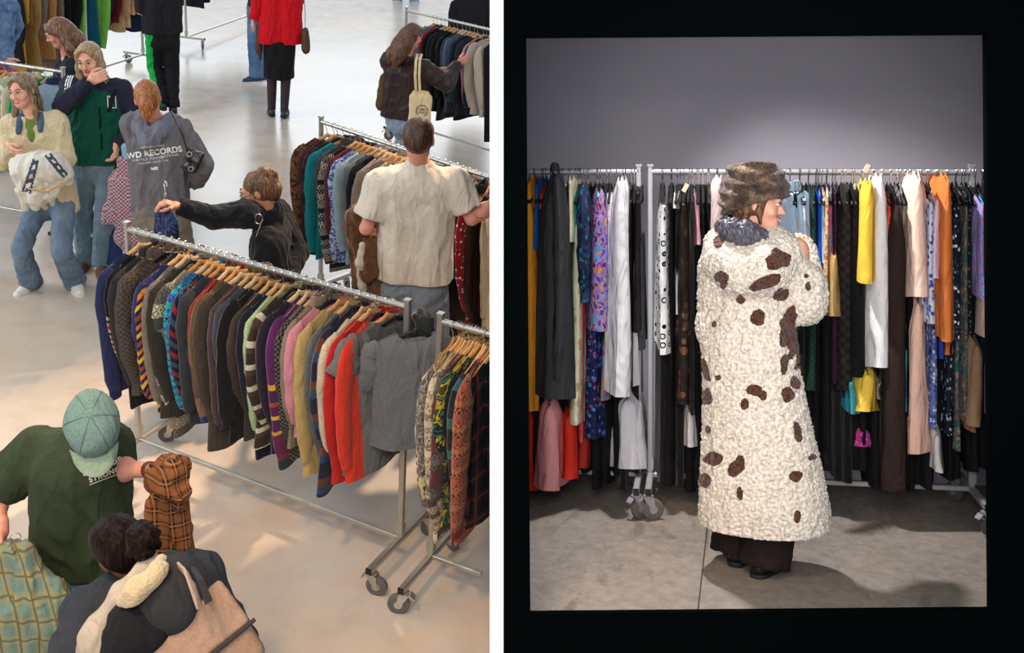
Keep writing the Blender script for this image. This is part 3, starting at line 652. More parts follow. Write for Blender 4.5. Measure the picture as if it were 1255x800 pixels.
# rack behind the two girls on the left
ph_=atz(92,292); d5=(ph_-atz(-60,262)).normalized(); L5=1.7
M5=frame_mat(ph_-d5*L5,d5)
make_rack(M5,L5,RH,'steel clothing rack behind the girl in the cream jacket','clothing racks in the hall')
left=[
 G('charcoal fleece',C((60,60,62)),name='fleece',L=.8),G('white striped shirt',C((210,210,208),(120,130,150),pat='pinstripe',scale=50),name='shirt',L=.8),
 G('scarlet sweatshirt',C((196,34,44)),name='sweatshirt',L=.8),G('grey melange sweatshirt',C((130,132,134)),name='sweatshirt',L=.8),
 G('vivid red football shirt',C((206,36,52)),name='shirt',sleeve=.2,L=.74,sr=1.2,hk='w1'),
 G('coal black jumper',C((30,30,32),kind='knit'),L=.84),G('coral red shirt',C((214,66,72)),name='shirt',sleeve=.2,L=.74,hk='w0'),
 G('off white sweatshirt',C((220,210,190)),name='sweatshirt',L=.78,hk='w1'),G('mint striped polo shirt',C((170,200,160),(230,230,220),pat='stripes',scale=14),name='shirt',sleeve=.2,L=.76,hk='w3'),
 G('peach sweatshirt',C((224,190,170)),name='sweatshirt',L=.78,hk='w1'),
 G('green and navy raglan sweatshirt',C((20,148,84),(20,148,84),(28,40,78),pat='stripes',scale=2.4),name='sweatshirt',L=.8,sr=1.1,hk='w1'),
 G('navy raglan sweatshirt',C((34,44,80)),name='sweatshirt',L=.84,sr=1.2,hk='w0'),
]
hang_rack(M5,RH,left,.45,L5-.12,'left rack','sportswear on the rack behind the two girls',['w1','w3','w0'],yaw=.05,jit=.05)
# light blue sweatshirt at the near end, turned face on
Mz=M5@Matrix.Translation((L5-.045,-.02,RH))@Matrix.Rotation(PI/2-.75,4,'Z')
o=garment('sweatshirt',C((148,172,190),(138,162,182),pat='heather'),Mz,'light blue sweatshirt with chest lettering at the end of the left rack','sweatshirt',None,L=.86,hw=.2,sleeve=.68,sr=1.1,seed=11,th=.026,collar=C((30,40,80),kind='knit'),scoop=.03)
LBLUE=o
hanger('wood',1,Mz,'wooden hanger holding the light blue sweatshirt on the left rack',None)
# ---------------------------------------------------------------- second room: racks
def in_room(x,y,z=0): return RM@Matrix.Translation((x,y,z))
RY=5.75
def rx(px,Y=RY,py=200): return R_at(px,py,Y).x
def rz(px,py,Y=RY): return R_at(px,py,Y).z
RHR=rz(1000,211)
MET2=plain('dull_galvanised_steel',(150,150,154),.5,.35,var=.12,spec=.3)
random.seed(5)
xa,xb=rx(797),rx(1191)
make_rack(RM@Matrix.Translation((xa,RY,0)),xb-xa,RHR,'long steel clothing rack behind the woman in the fur hat','clothing racks against the grey wall',foot=.60,rubber=RUBBER,METAL=MET2)
xc=rx(648); xd=rx(783)
def make_left():
    M=RM@Matrix.Translation((xd,RY,0))@Matrix.Rotation(PI,4,'Z')
    return make_rack(M,xd-xc,RHR,'steel clothing rack at the left with the charcoal coat and white dress','clothing racks against the grey wall',foot=.60,has=(1,0),METAL=MET2)
make_left()
BLK=C((13,13,14)); BLKK=C((15,15,17),kind='knit'); BLK2=C((20,19,22))
RR=random.Random(3)
def rgar(x0,x1,yt,yb,desc,mat,name='dress',dy=0,sleeve=0,yaw=None,rack='long rack',lab=None,grp='clothes on the long rack',hang=True,**k):
    """column x0..x1 of the picture, top yt, hem yb"""
    Y=RY+dy; xm=(x0+x1)/2; x=rx(xm,Y,300); wpx=x1-x0
    w=abs(rx(x1,Y,300)-rx(x0,Y,300)); ztop=rz(xm,yt,Y); zb=rz(xm,yb,Y); 
    dz=ztop+.085-RHR-.003; L=RHR+dz-zb
    hw=k.pop('hw',.19); th=k.pop('th',max(.015,w*.5-.007)); 
    if yaw is None: yaw=RR.uniform(-.05,.05)
    M=RM@Matrix.Translation((x,Y,RHR+.003+dz))@Matrix.Rotation(PI/2+yaw,4,'Z')
    sr=k.pop('sr',max(.55,min(1.5,w*.5/.024)) if sleeve else 1)
    fold=k.pop('fold',min(.012,w*.16))
    o=garment(name,mat,M,lab or '%s on the %s'%(desc,rack),name.replace('_',' '),grp,L=L,th=th,hw=hw,sleeve=sleeve,sr=sr,fold=fold,seed=RR.randrange(999),**k)
    if hang:
        hh=hanger('plastic',0,RM@Matrix.Translation((x,RY,RHR+.003))@Matrix.Rotation(PI/2+yaw,4,'Z'),'black hanger holding the %s'%desc,'black hangers on the '+rack)
    return o
def row(items,rack,grp):
    prev=None
    for it in items:
        x0,x1,yt,yb,desc,mat=it[:6]; k=dict(it[6]) if len(it)>6 else {}
        short=k.pop('short',' '.join(desc.split()[:3]))
        lab=trimlab('%s on the %s, %s'%(desc,rack,'right of the '+prev if prev else 'at its left end'))
        rgar(x0,x1,yt,yb,desc,mat,rack=rack,lab=lab,grp=grp,**k); prev=short
leftr=[
 (646,664,212,497,'mustard yellow tiered dress',C((206,134,34)),dict(ruffle=.006,flare=.02,dy=0)),
 (660,669,214,305,'bright blue blouse',C((26,84,158)),dict(name='blouse')),
 (664,674,224,258,'flame red top',C((206,66,38)),dict(name='top')),
 (668,694,208,478,'charcoal long coat',C((58,59,62)),dict(name='coat',sleeve=.95,sr=1.25,dy=-.10,th=.080,flare=.02,collar=True,yaw=.12,hw=.21)),
 (686,694,235,330,'lavender blouse',C((158,158,190)),dict(name='blouse',dy=-.02)),
 (691,703,240,378,'navy dress with pale blue sprigs',C((18,24,44),(90,110,140),(30,40,70),(160,176,190),pat='floral',scale=1.5),dict(short='sprigged navy dress')),
 (700,708,213,292,'cream sleeveless top',C((226,216,182)),dict(name='top',dy=-.05)),
 (703,721,262,512,'pale yellow sprigged long dress',C((206,200,166),(170,160,130),(214,208,176),pat='floral',scale=.8),dict(flare=.03)),
 (705,712,228,410,'teal green skirt dress',C((20,128,112)),{}),
 (712,721,235,530,'coral pink long dress',C((196,74,90)),dict(dy=.03)),
 (710,727,222,368,'deep teal floral blouse',C((24,40,66),(30,110,130),(70,60,120),(40,70,90),pat='floral',scale=1.6),dict(name='blouse',sleeve=.45,dy=-.04)),
 (722,742,300,528,'navy dress with small blue flowers',C((26,30,70),(60,120,180),(30,40,96),(120,70,120),(24,28,60),pat='floral',scale=1.7),dict(short='blue flowered dress')),
 (722,748,228,402,'purple dress with large pansies',C((84,50,130),(150,90,180),(60,140,190),(190,120,60),(104,60,150),(60,34,90),pat='blotch',scale=1.3),dict(short='purple pansy dress',dy=-.06)),
 (738,750,402,480,'blue and orange flowered skirt',C((60,120,170),(170,100,60),(90,60,140),pat='blotch',scale=1.2),dict(name='skirt',hang=False)),
 (741,756,234,320,'white lace blouse',C((206,198,206),(230,226,232),pat='floral',scale=1.5),dict(name='blouse')),
 (750,775,215,474,'long white cotton dress',C((216,214,218)),dict(dy=-.09,flare=.03,th=.05,fold=.02)),
 (752,790,470,566,'hanging white linen skirt',C((196,194,200)),dict(name='skirt',dy=.06,hang=False,fold=.02)),
 (770,778,220,470,'black satin dress',C((18,17,20),rough=.4),{}),
 (778,786,225,400,'aubergine dark dress',C((34,24,34)),{}),
 (782,792,280,420,'dim grey scarf dress',C((70,72,78)),dict(dy=.1)),
]
row(leftr,'short rack','clothes on the short rack')
for (x0,x1,yt,yb,desc,mat,dy) in [(628,662,480,590,'orange red full skirt at the left edge',C((206,50,30)),.05),(662,692,478,588,'pale pink long skirt',C((222,150,150)),-.06),(690,712,490,575,'tomato red long skirt',C((210,48,32)),0),(708,728,505,562,'dark vermilion skirt',C((160,44,34)),.08)]:
    o=rgar(x0,x1,yt,yb,desc,mat,name='skirt',dy=dy,rack='short rack',lab=desc+' showing below the short rack clothes',grp='long skirts under the short rack',hang=False,flare=.02,fold=.014,ruffle=.004)
longr=[
 (804,821,240,425,'white dress with black rings and dots',C((226,226,228),(14,14,16),pat='rings'),dict(short='black ringed dress',dy=-.05)),
 (819,828,232,545,'black crepe dress',BLK,{}),
 (826,835,233,253,'white collared blouse',C((214,212,214)),dict(name='blouse')),
 (828,835,320,380,'white slip sleeve top',C((214,214,218)),dict(name='top',hang=False,dy=.04)),
 (829,847,238,490,'dark brown dress with dull red flowers',C((34,26,22),(110,70,54),(40,32,26),(70,52,38),(26,20,18),pat='floral',scale=.9),dict(short='dull red flowered dress',dy=-.03)),
 (836,852,485,540,'white cotton underskirt',C((206,204,208)),dict(name='skirt',hang=False)),
 (845,851,238,500,'black jersey dress',BLKK,{}),
 (850,858,234,300,'baby pink camisole',C((220,158,176)),dict(name='top')),
 (856,866,236,480,'black dress with faint green print',C((18,20,18),(30,44,34),(14,14,14),pat='floral'),dict(short='green print dress')),
 (864,874,232,520,'black velvet dress',BLK,{}),
 (870,890,212,330,'pale pink ruched blouse',C((214,188,186)),dict(name='blouse',dy=-.08,th=.04)),
 (890,898,230,500,'black party dress',BLK2,{}),
 (958,978,226,400,'dark petrol long dress',C((14,30,34)),{}),
 (976,985,232,330,'white chiffon blouse',C((210,210,210)),dict(name='blouse')),
 (984,998,226,470,'dark green lace dress',C((28,62,48),(20,44,36),pat='tweed',scale=.8),{}),
 (996,1003,228,320,'cobalt blue satin top',C((26,70,170),rough=.4),dict(name='top')),
 (1001,1006,232,320,'pale blue blouse',C((150,180,206)),dict(name='blouse')),
 (1004,1012,228,360,'tan printed scarf blouse',C((176,130,90),(206,180,150),(150,96,60),pat='blotch',scale=1.5),dict(name='blouse',dy=-.03)),
 (1008,1024,300,382,'golden beige satin skirt',C((186,152,96),rough=.45),dict(name='skirt',hang=False,dy=-.06)),
 (1009,1018,224,330,'pink and grey blue print dress',C((200,70,120),(90,110,130),(110,120,140),(190,60,110),pat='blotch',scale=.8),dict(short='pink print dress')),
 (1016,1024,224,460,'dark plum dress',C((50,22,44)),{}),
 (1022,1040,222,470,'black beaded evening dress',C((24,20,22),(40,34,34),pat='tweed',scale=.5),dict(th=.045)),
 (1036,1052,222,452,'plain black coat dress',BLK,dict(th=.045)),
 (1048,1060,222,446,'black wool long coat',BLKK,dict(name='coat',dy=.03)),
 (1051,1070,217,342,'sunflower yellow jumper sleeve out',C((228,184,64)),dict(short='yellow jumper',name='sweater',dy=-.10,th=.038,belt=0)),
 (1063,1082,210,446,'long white jacket dress',C((222,220,220)),dict(dy=-.04,th=.045)),
 (1073,1087,232,392,'orange red brocade blouse',C((214,70,44),(190,50,34),(226,90,60),pat='blotch',scale=2),dict(name='blouse',dy=.0)),
 (1080,1098,400,438,'orange frilled hem skirt',C((206,60,44)),dict(name='skirt',hang=False,ruffle=.012)),
 (1085,1104,240,590,'long dark brown velvet dress',C((42,30,26)),dict(dy=-.07,th=.05)),
 (1090,1102,224,300,'black and silver speckled top',C((60,60,62),(120,120,122),pat='tweed',scale=.6),dict(name='top',dy=.06)),
 (1104,1113,226,500,'black maxi dress',BLK,{}),
 (1106,1113,223,285,'white and sky blue top',C((196,214,220),(150,196,214),pat='stripes',scale=9),dict(name='top',dy=-.02)),
 (1108,1129,208,362,'pale peach tied blouse',C((232,196,178)),dict(name='blouse',dy=-.09,th=.045,belt=0)),
 (1109,1128,355,543,'pale peach long pleated skirt',C((230,186,166)),dict(name='skirt',hang=False,dy=-.03,th=.045,fold=.014)),
 (1100,1110,410,492,'aqua satin skirt',C((70,168,180),rough=.4),dict(name='skirt',hang=False,dy=.05)),
 (1122,1138,236,388,'white and blue flowered blouse',C((190,196,220),(60,80,160),(220,224,236),(90,110,180),pat='floral',scale=1.7),dict(name='blouse',dy=-.05,short='blue flowered blouse')),
 (1127,1142,385,516,'blue speckled long dress',C((90,104,160),(180,186,210),(50,64,130),pat='floral',scale=2.0),dict(hang=False)),
 (1131,1148,512,566,'white eyelet petticoat',C((210,206,206)),dict(name='skirt',hang=False,ruffle=.005)),
 (1132,1148,232,338,'lilac pink shirt',C((206,182,196)),dict(name='shirt',dy=-.04)),
 (1140,1147,325,430,'royal blue slip dress',C((40,60,150)),dict(hang=False)),
 (1143,1157,210,410,'burnt orange dress',C((208,116,56)),dict(dy=-.08,th=.034)),
 (1143,1160,400,428,'burnt orange frill skirt',C((196,100,52)),dict(name='skirt',hang=False,ruffle=.008)),
 (1153,1172,234,410,'navy dress with white petals',C((16,24,36),(200,206,206),(16,24,36),(40,60,80),pat='floral',scale=1.8),dict(short='white petal dress',dy=-.03)),
 (1148,1162,405,526,'dark blue petal print skirt',C((18,28,44),(150,166,180),(18,28,44),pat='floral',scale=1.8),dict(name='skirt',hang=False)),
 (1161,1170,360,540,'multicoloured scarf dress',C((120,80,80),(40,100,100),(160,130,110),(50,60,90),pat='blotch',scale=1.2),dict(hang=False,dy=.03)),
 (1168,1175,232,500,'muted teal and rust blouse',C((110,90,80),(50,80,84),(140,110,90),pat='blotch',scale=1.4),dict(name='blouse')),
 (1173,1184,230,405,'black dotted georgette dress',C((16,18,22),(70,90,90),pat='dots',scale=1.6),{}),
 (1184,1199,237,362,'pink and turquoise hydrangea dress',C((210,110,170),(70,150,190),(190,120,190),(60,130,180),pat='blotch',scale=2.4),dict(dy=-.06)),
 (1186,1200,250,406,'pale beige sleeve blouse',C((200,170,150)),dict(name='blouse',dy=.03)),
 (1172,1197,405,512,'fawn brown straight skirt',C((140,110,84)),dict(name='skirt',hang=False,dy=-.04)),
 (1176,1190,500,520,'terracotta hem skirt',C((150,100,76)),dict(name='skirt',hang=False)),
 (1197,1212,225,440,'midnight blue velvet dress',C((24,32,66)),{}),
 (1198,1213,425,500,'dusty mauve skirt',C((150,134,140)),dict(name='skirt',hang=False)),
]
row([t for t in longr],'long rack','clothes on the long rack')
for (x0,x1,yt,yb,desc,mat) in [(1032,1046,450,496,'turquoise satin skirt',C((60,160,170),rough=.4)),(1042,1071,440,498,'yellow circle skirt',C((232,190,70))),(1070,1076,450,482,'grey chiffon skirt',C((110,106,100)))]:
    rgar(x0,x1,yt,yb,desc,mat,name='skirt',rack='long rack',lab=desc+' showing below the black dresses',grp='skirts below the black dresses',hang=False,ruffle=.006,fold=.014,dy=-.02)
# black garments added between the others, standing in for the shade below
n_=0; used=set()
allr=[('short',t) for t in leftr]+[('long',t) for t in longr]
for x0 in list(range(652,782,11))+list(range(806,1196,11)):
    n_+=1; left_=x0<790
    yb=RR.choice([540,555,566,572]) if left_ else RR.choice([548,560,568,574])
    if 1140<x0: yb-=15
    cand=sorted([(abs((t[0]+t[1])/2-x0-5),r,t[4]) for r,t in allr if (r=='short')==left_ and t[4] not in used]); rk,nm=cand[0][1],cand[0][2]; used.add(nm)
    d_='black shade filler behind the '+nm
    rgar(x0,x0+12,222,yb+15,d_,RR.choice([BLK,BLKK,BLK2]),name='dress',dy=.10+RR.uniform(-.02,.02),rack=rk+' rack',lab=d_,grp='black shade fillers on the %s rack'%rk,hw=.18,th=.026,flare=.01)
    o_=COL.objects[-1]
# light blue shirt she holds out and a magenta cloth low on the rack
garment('shirt',C((160,186,212),(170,196,220),pat='heather'),RM@Matrix.Translation((rx(966,RY-.16,300),RY-.16,RHR+.01))@Matrix.Rotation(PI/2-.85,4,'Z')@Matrix.Rotation(-.13,4,'X'),'light blue shirt the woman in the fur hat holds out','shirt',None,L=.50,hw=.15,sleeve=.36,sr=.9,th=.02,seed=3,collar=True)
hanger('plastic',0,RM@Matrix.Translation((rx(966,RY-.16,300),RY-.13,RHR+.003))@Matrix.Rotation(PI/2-.85,4,'Z'),'black hanger holding the light blue shirt by the woman',None)
rgar(1042,1064,512,545,'crumpled magenta scarf',C((200,50,110),(120,50,140),(220,80,130),pat='blotch',scale=2),name='scarf',lab='crumpled magenta scarf hanging low under the black dresses',grp=None,hang=False,th=.04,ruffle=.01,hw=.1)
# price tags on some hangers
for i,px in enumerate((690,840,1047,1062)):
    p=R_at(px,230 if i!=3 else 206,RY-.1)
    t=MB().box((0,0,0),(.011,.0015,.022)).build('price_tag',plain('manila_card',(214,200,170),.8)); t.matrix_world=RM@Matrix.Translation(p)@Matrix.Rotation(.5,4,'Y'); tag(t,'small pale price tag at %s'%['the charcoal coat hanger','the brown flowered dress','the black wool long coat','the yellow jumper hanger'][i],'price tag','price tags on the rails')
# grey spray can behind the rack
p=R_at(821,577,6.15); mb=MB().lathe((p.x,6.15,0),[(.033,0),(.034,.005),(.034,.19),(.030,.205),(.02,.215),(.02,.218)],n=24)
o=mb.build('spray_can',plain('brushed_can',(96,96,100),.4,.6)); o.matrix_world=RM; MB().lathe((p.x,6.15,.218),[(.018,0),(.018,.03),(.010,.04)],n=16).build('cap',plain('cap_plastic',(120,120,124),.5),o); tag(o,'grey spray can standing on the concrete behind the long rack','spray can')
# ---------------------------------------------------------------- smooth solids (bodies and clothes) meshed from distance fields
V3=lambda p: np.array([float(p[0]),float(p[1]),float(p[2])])
class Solid:
    def __init__(s): s.ops=[]; s.cuts=[]
    def cone(s,a,b,ra,rb,k=.02,sq=None,cap=None,mi=0,sub=False,ax=None):
        """round cone a-b; sq: (axis, factor) flattens across axis; cap='b'/'a'/'ab' cuts the ends flat"""
        s.ops.append(('c',V3(a),V3(b),ra,rb,k,sq,cap,mi,sub)); return s
    def ell(s,c,r,R=None,k=.02,mi=0,sub=False):
        s.ops.append(('e',V3(c),V3(r),None if R is None else np.array(R),k,mi,sub)); return s
    def box(s,c,h,R=None,rad=.01,k=.01,mi=0,sub=False):
        s.ops.append(('b',V3(c),V3(h),None if R is None else np.array(R),rad,k,mi,sub)); return s
    def chain(s,pts,rs,k=.02,**kw):
        for i in range(len(pts)-1): s.cone(pts[i],pts[i+1],rs[i],rs[i+1],k,**kw)
        return s
    def cut(s,p,n): s.cuts.append((V3(p),V3(n)/np.linalg.norm(V3(n)))); return s
    def mesh(s,h=.008,disp=None,smooth=1):
        lo=[];hi=[]
        for o in s.ops:
            if o[-1]: continue
            if o[0]=='c': m=max(o[3],o[4]); lo.append(np.minimum(o[1],o[2])-m); hi.append(np.maximum(o[1],o[2])+m)
            else: m=float(np.linalg.norm(o[2])) if o[3] is not None else o[2]; lo.append(o[1]-m); hi.append(o[1]+m)
        lo=np.min(lo,0)-.03; hi=np.max(hi,0)+.03; n=np.ceil((hi-lo)/h).astype(int)+1
        F=np.full(n,1.0,np.float32); MI=np.zeros(n,np.int8); BD=np.full(n,9.0,np.float32)
        xs=[lo[i]+h*np.arange(n[i]) for i in range(3)]
        for o in s.ops:
            k=o[5] if o[0]=='c' else (o[4] if o[0]=='e' else o[5]); pad=k+.035; sub=o[-1]; mi=o[-2]
            if o[0]=='c': m=max(o[3],o[4])+pad; l=np.minimum(o[1],o[2])-m; u=np.maximum(o[1],o[2])+m
            else: m=(float(np.linalg.norm(o[2])) if o[3] is not None else o[2])+pad; l=o[1]-m; u=o[1]+m
            i0=np.clip(np.floor((l-lo)/h).astype(int),0,n); i1=np.clip(np.ceil((u-lo)/h).astype(int)+1,0,n)
            if (i1-i0).min()<=0: continue
            X=xs[0][i0[0]:i1[0],None,None]; Y=xs[1][None,i0[1]:i1[1],None]; Z=xs[2][None,None,i0[2]:i1[2]]
            if o[0]=='c':
                a,b,ra,rb,sq,cap=o[1],o[2],o[3],o[4],o[6],o[7]
                dx,dy,dz=X-a[0],Y-a[1],Z-a[2]; ab=b-a
                if sq is not None:
                    ax=V3(sq[0]); ax=ax/np.linalg.norm(ax); g=(dx*ax[0]+dy*ax[1]+dz*ax[2])*(sq[1]-1); dx,dy,dz=dx+g*ax[0],dy+g*ax[1],dz+g*ax[2]; ab=ab+ax*(ab@ax)*(sq[1]-1)
                L2=ab@ab+1e-9; t=(dx*ab[0]+dy*ab[1]+dz*ab[2])/L2; tc=np.clip(t,0,1)
                d=np.sqrt((dx-ab[0]*tc)**2+(dy-ab[1]*tc)**2+(dz-ab[2]*tc)**2)-(ra+(rb-ra)*tc)
                L=math.sqrt(L2)
                if cap and 'b' in cap: d=np.maximum(d,(t-1)*L)
                if cap and 'a' in cap: d=np.maximum(d,-t*L)
            else:
                dx,dy,dz=X-o[1][0]+0*Y+0*Z,Y-o[1][1]+0*X+0*Z,Z-o[1][2]+0*X+0*Y
                if o[3] is not None:
                    R=o[3]; dx,dy,dz=(R[0,0]*dx+R[1,0]*dy+R[2,0]*dz,R[0,1]*dx+R[1,1]*dy+R[2,1]*dz,R[0,2]*dx+R[1,2]*dy+R[2,2]*dz)
                r=o[2]
                if o[0]=='e':
                    k0=np.sqrt((dx/r[0])**2+(dy/r[1])**2+(dz/r[2])**2); k1=np.sqrt((dx/r[0]**2)**2+(dy/r[1]**2)**2+(dz/r[2]**2)**2)+1e-6; d=k0*(k0-1)/k1
                else:
                    rad=o[4]; qx,qy,qz=np.abs(dx)-r[0]+rad,np.abs(dy)-r[1]+rad,np.abs(dz)-r[2]+rad
                    d=np.sqrt(np.maximum(qx,0)**2+np.maximum(qy,0)**2+np.maximum(qz,0)**2)+np.minimum(np.maximum(qx,np.maximum(qy,qz)),0)-rad
            sl=(slice(i0[0],i1[0]),slice(i0[1],i1[1]),slice(i0[2],i1[2])); f=F[sl]; d=d.astype(np.float32)
            if sub: hh=np.clip(.5-.5*(f+d)/k,0,1); F[sl]=f*(1-hh)+(-d)*hh+k*hh*(1-hh)
            else:
                hh=np.clip(.5+.5*(f-d)/k,0,1); F[sl]=f*(1-hh)+d*hh-k*hh*(1-hh)
                bb=BD[sl]; q=d<bb; bb[q]=d[q]; MI[sl][q]=mi
        X,Y,Z=np.meshgrid(xs[0],xs[1],xs[2],indexing='ij',sparse=True)
        if disp is not None:
            near=np.abs(F)<.06; idx=np.nonzero(near); F[idx]-=disp(xs[0][idx[0]],xs[1][idx[1]],xs[2][idx[2]]).astype(np.float32)
        for p,nn in s.cuts: F=np.maximum(F,((X-p[0])*nn[0]+(Y-p[1])*nn[1]+(Z-p[2])*nn[2]).astype(np.float32))
        return surface_net(F,lo,h,MI,smooth)
def surface_net(F,lo,h,MI,smooth=1):
    F=F.copy(); F[F==0]=1e-6; S=F<0
    c=[S[i:S.shape[0]-1+i,j:S.shape[1]-1+j,k:S.shape[2]-1+k] for i in(0,1) for j in(0,1) for k in(0,1)]
    allin=np.logical_and.reduce(c); anyin=np.logical_or.reduce(c); act=anyin&~allin; ids=-np.ones(act.shape,np.int64); cells=np.argwhere(act); ids[act]=np.arange(len(cells))
    P=np.zeros((len(cells),3)); W=np.zeros(len(cells)); corners=[(i,j,k) for i in(0,1) for j in(0,1) for k in(0,1)]
    fv={q:F[cells[:,0]+q[0],cells[:,1]+q[1],cells[:,2]+q[2]] for q in corners}
    for q in corners:
        for ax in range(3):
            if q[ax]: continue
            q2=list(q); q2[ax]=1; q2=tuple(q2); a,b=fv[q],fv[q2]; m=(a<0)!=(b<0); t=np.where(m,a/np.where(m,a-b,1),0)
            pt=np.array(q,float)[None,:].repeat(len(cells),0); pt[:,ax]+=t; P+=np.where(m[:,None],pt,0); W+=m
    V=lo+h*(cells+P/W[:,None])
    faces=[]
    for ax in range(3):
        o=[i for i in range(3) if i!=ax]; sh=np.array(F.shape)
        a=S[tuple(slice(0,-1) if i==ax else slice(1,-1) for i in range(3))]; b=S[tuple(slice(1,None) if i==ax else slice(1,-1) for i in range(3))]
        e=np.argwhere(a!=b); sg=a[tuple(e.T)]
        e=e.copy(); 
        for i in o: e[:,i]+=1
        def cell(d0,d1):
            cc=e.copy(); cc[:,o[0]]-=d0; cc[:,o[1]]-=d1; return ids[cc[:,0],cc[:,1],cc[:,2]]
        q=np.stack([cell(1,1),cell(0,1),cell(0,0),cell(1,0)],1)
        flip=sg if ax!=1 else ~sg
        q=np.where(flip[:,None],q,q[:,::-1]); faces.append(q)
    Fq=np.concatenate(faces); Fq=Fq[(Fq>=0).all(1)]
    for _ in range(smooth):
        acc=np.zeros_like(V); cnt=np.zeros(len(V))
        for i in range(4):
            for j in(1,3):
                np.add.at(acc,Fq[:,i],V[Fq[:,(i+j)%4]]); np.add.at(cnt,Fq[:,i],1)
        V=V*.5+.5*acc/np.maximum(cnt,1)[:,None]
    vm=MI[cells[:,0],cells[:,1],cells[:,2]]
    fm=vm[Fq[:,0]]
    return V,Fq,fm
def join_meshes(*ms):
    V=[];Q=[];M=[];o=0
    for v,q,m in ms: V.append(v);Q.append(q+o);M.append(m);o+=len(v)
    return np.concatenate(V),np.concatenate(Q),np.concatenate(M)
def mesh_obj(name,m,mats,parent=None,sub=0):
    V,Q,M=m; me=bpy.data.meshes.new(name); me.vertices.add(len(V)); me.vertices.foreach_set('co',V.astype(np.float32).ravel())
    me.loops.add(len(Q)*4); me.loops.foreach_set('vertex_index',Q.astype(np.int32).ravel()); me.polygons.add(len(Q)); me.polygons.foreach_set('loop_start',np.arange(0,len(Q)*4,4,dtype=np.int32)); me.polygons.foreach_set('loop_total',np.full(len(Q),4,np.int32))
    for mt in (mats if isinstance(mats,(list,tuple)) else [mats]): me.materials.append(mt)
    me.polygons.foreach_set('material_index',M.astype(np.int32)); me.polygons.foreach_set('use_smooth',np.ones(len(Q),bool)); me.update(calc_edges=True); me.validate()
    o=bpy.data.objects.new(name,me); COL.objects.link(o)
    if parent: o.parent=parent
    return o
def waves(seed,amp,f,stretch=(1,1,1),n=6):
    r=np.random.RandomState(seed); K=r.normal(size=(n,3)); K/=np.linalg.norm(K,axis=1)[:,None]; K=K*f*r.uniform(.6,1.5,size=(n,1))*np.array(stretch); ph=r.uniform(0,6.28,n)
    def d(x,y,z):
        s=0
        for i in range(n): s=s+np.sin(K[i,0]*x+K[i,1]*y+K[i,2]*z+ph[i]+1.3*np.sin(K[(i+1)%n,0]*x*.7+K[(i+1)%n,2]*z*.7))
        return amp*s/n*1.6
    return d
def folds(seed,amp=.008,f=34,stretch=(1,1,.45)):                   # cloth creases: sharpened waves
    amp=amp*.62; w_=waves(seed,1,f*2.0,stretch); w2=waves(seed+9,1,f*4.2,stretch)
    return lambda x,y,z: amp*1.5*(1-2.2*np.abs(w_(x,y,z))**.8)*.8+amp*.35*w2(x,y,z)
# ---------------------------------------------------------------- people
SK={'fair':(232,178,150),'pink':(226,160,136),'tan':(206,146,112),'brown':(112,70,50)}
def skin(c):
    key=('skin',c)
    if key in MC: return MC[key]
    m,nt,b=new_mat('skin_tone'); P=mapped(nt,'obj'); n=N(nt,'TexNoise'); n.inputs['Scale'].default_value=22; n.inputs['Detail'].default_value=5; lk(nt,P,n.inputs[0])
    c0=tuple(int(x*k) for x,k in zip(c,(.97,.88,.86))); lk(nt,ramp(nt,n.outputs[0],[(.35,c0),(.65,c)],'LINEAR'),b.inputs['Base Color'])
    b.inputs['Roughness'].default_value=.5; b.inputs['Subsurface Weight'].default_value=.12; b.inputs['Subsurface Radius'].default_value=(.012,.005,.003); MC[key]=m; return m
def hairm(c,c2=None,sp=.35):
    key=('hair',c,c2,sp)
    if key in MC: return MC[key]
    m,nt,b=new_mat('hair_strands'); P=mapped(nt,'obj',(140,140,9)); n=N(nt,'TexNoise'); n.inputs['Scale'].default_value=1; n.inputs['Detail'].default_value=4; n.inputs['Distortion'].default_value=.5; lk(nt,P,n.inputs[0])
    c2=c2 or tuple(min(255,int(x*1.45+8)) for x in c); dk=tuple(int(x*.55) for x in c)
    lk(nt,ramp(nt,n.outputs[0],[(.3,dk),(.5,c),(.72,c2)],'LINEAR'),b.inputs['Base Color']); b.inputs['Roughness'].default_value=.45; b.inputs['Specular IOR Level'].default_value=sp
    bp=N(nt,'Bump'); bp.inputs['Strength'].default_value=.6; bp.inputs['Distance'].default_value=.004; lk(nt,n.outputs[0],bp.inputs['Height']); lk(nt,bp.outputs[0],b.inputs['Normal']); MC[key]=m; return m
def nrm(v): v=np.array(v,float); return v/(np.linalg.norm(v)+1e-9)
def ik(a,b,l1,l2,pole):
    a,b=V3(a),V3(b); d=b-a; D=np.linalg.norm(d); D2=min(D,(l1+l2)*.999); b2=a+d/D*D2; x=(l1*l1-l2*l2+D2*D2)/(2*D2); hgt=math.sqrt(max(0,l1*l1-x*x)); u=d/D; p=V3(pole); p=p-u*(p@u); p=nrm(p)
    return a+u*x+p*hgt,b2
def rotm(yaw,pitch,roll):
    """head frame: columns right, forward, up. yaw>0 turns to own left, pitch>0 looks down, roll>0 tips to own right"""
    R=Matrix.Rotation(yaw,3,'Z')@Matrix.Rotation(-pitch,3,'X')@Matrix.Rotation(roll,3,'Y'); return np.array(R)
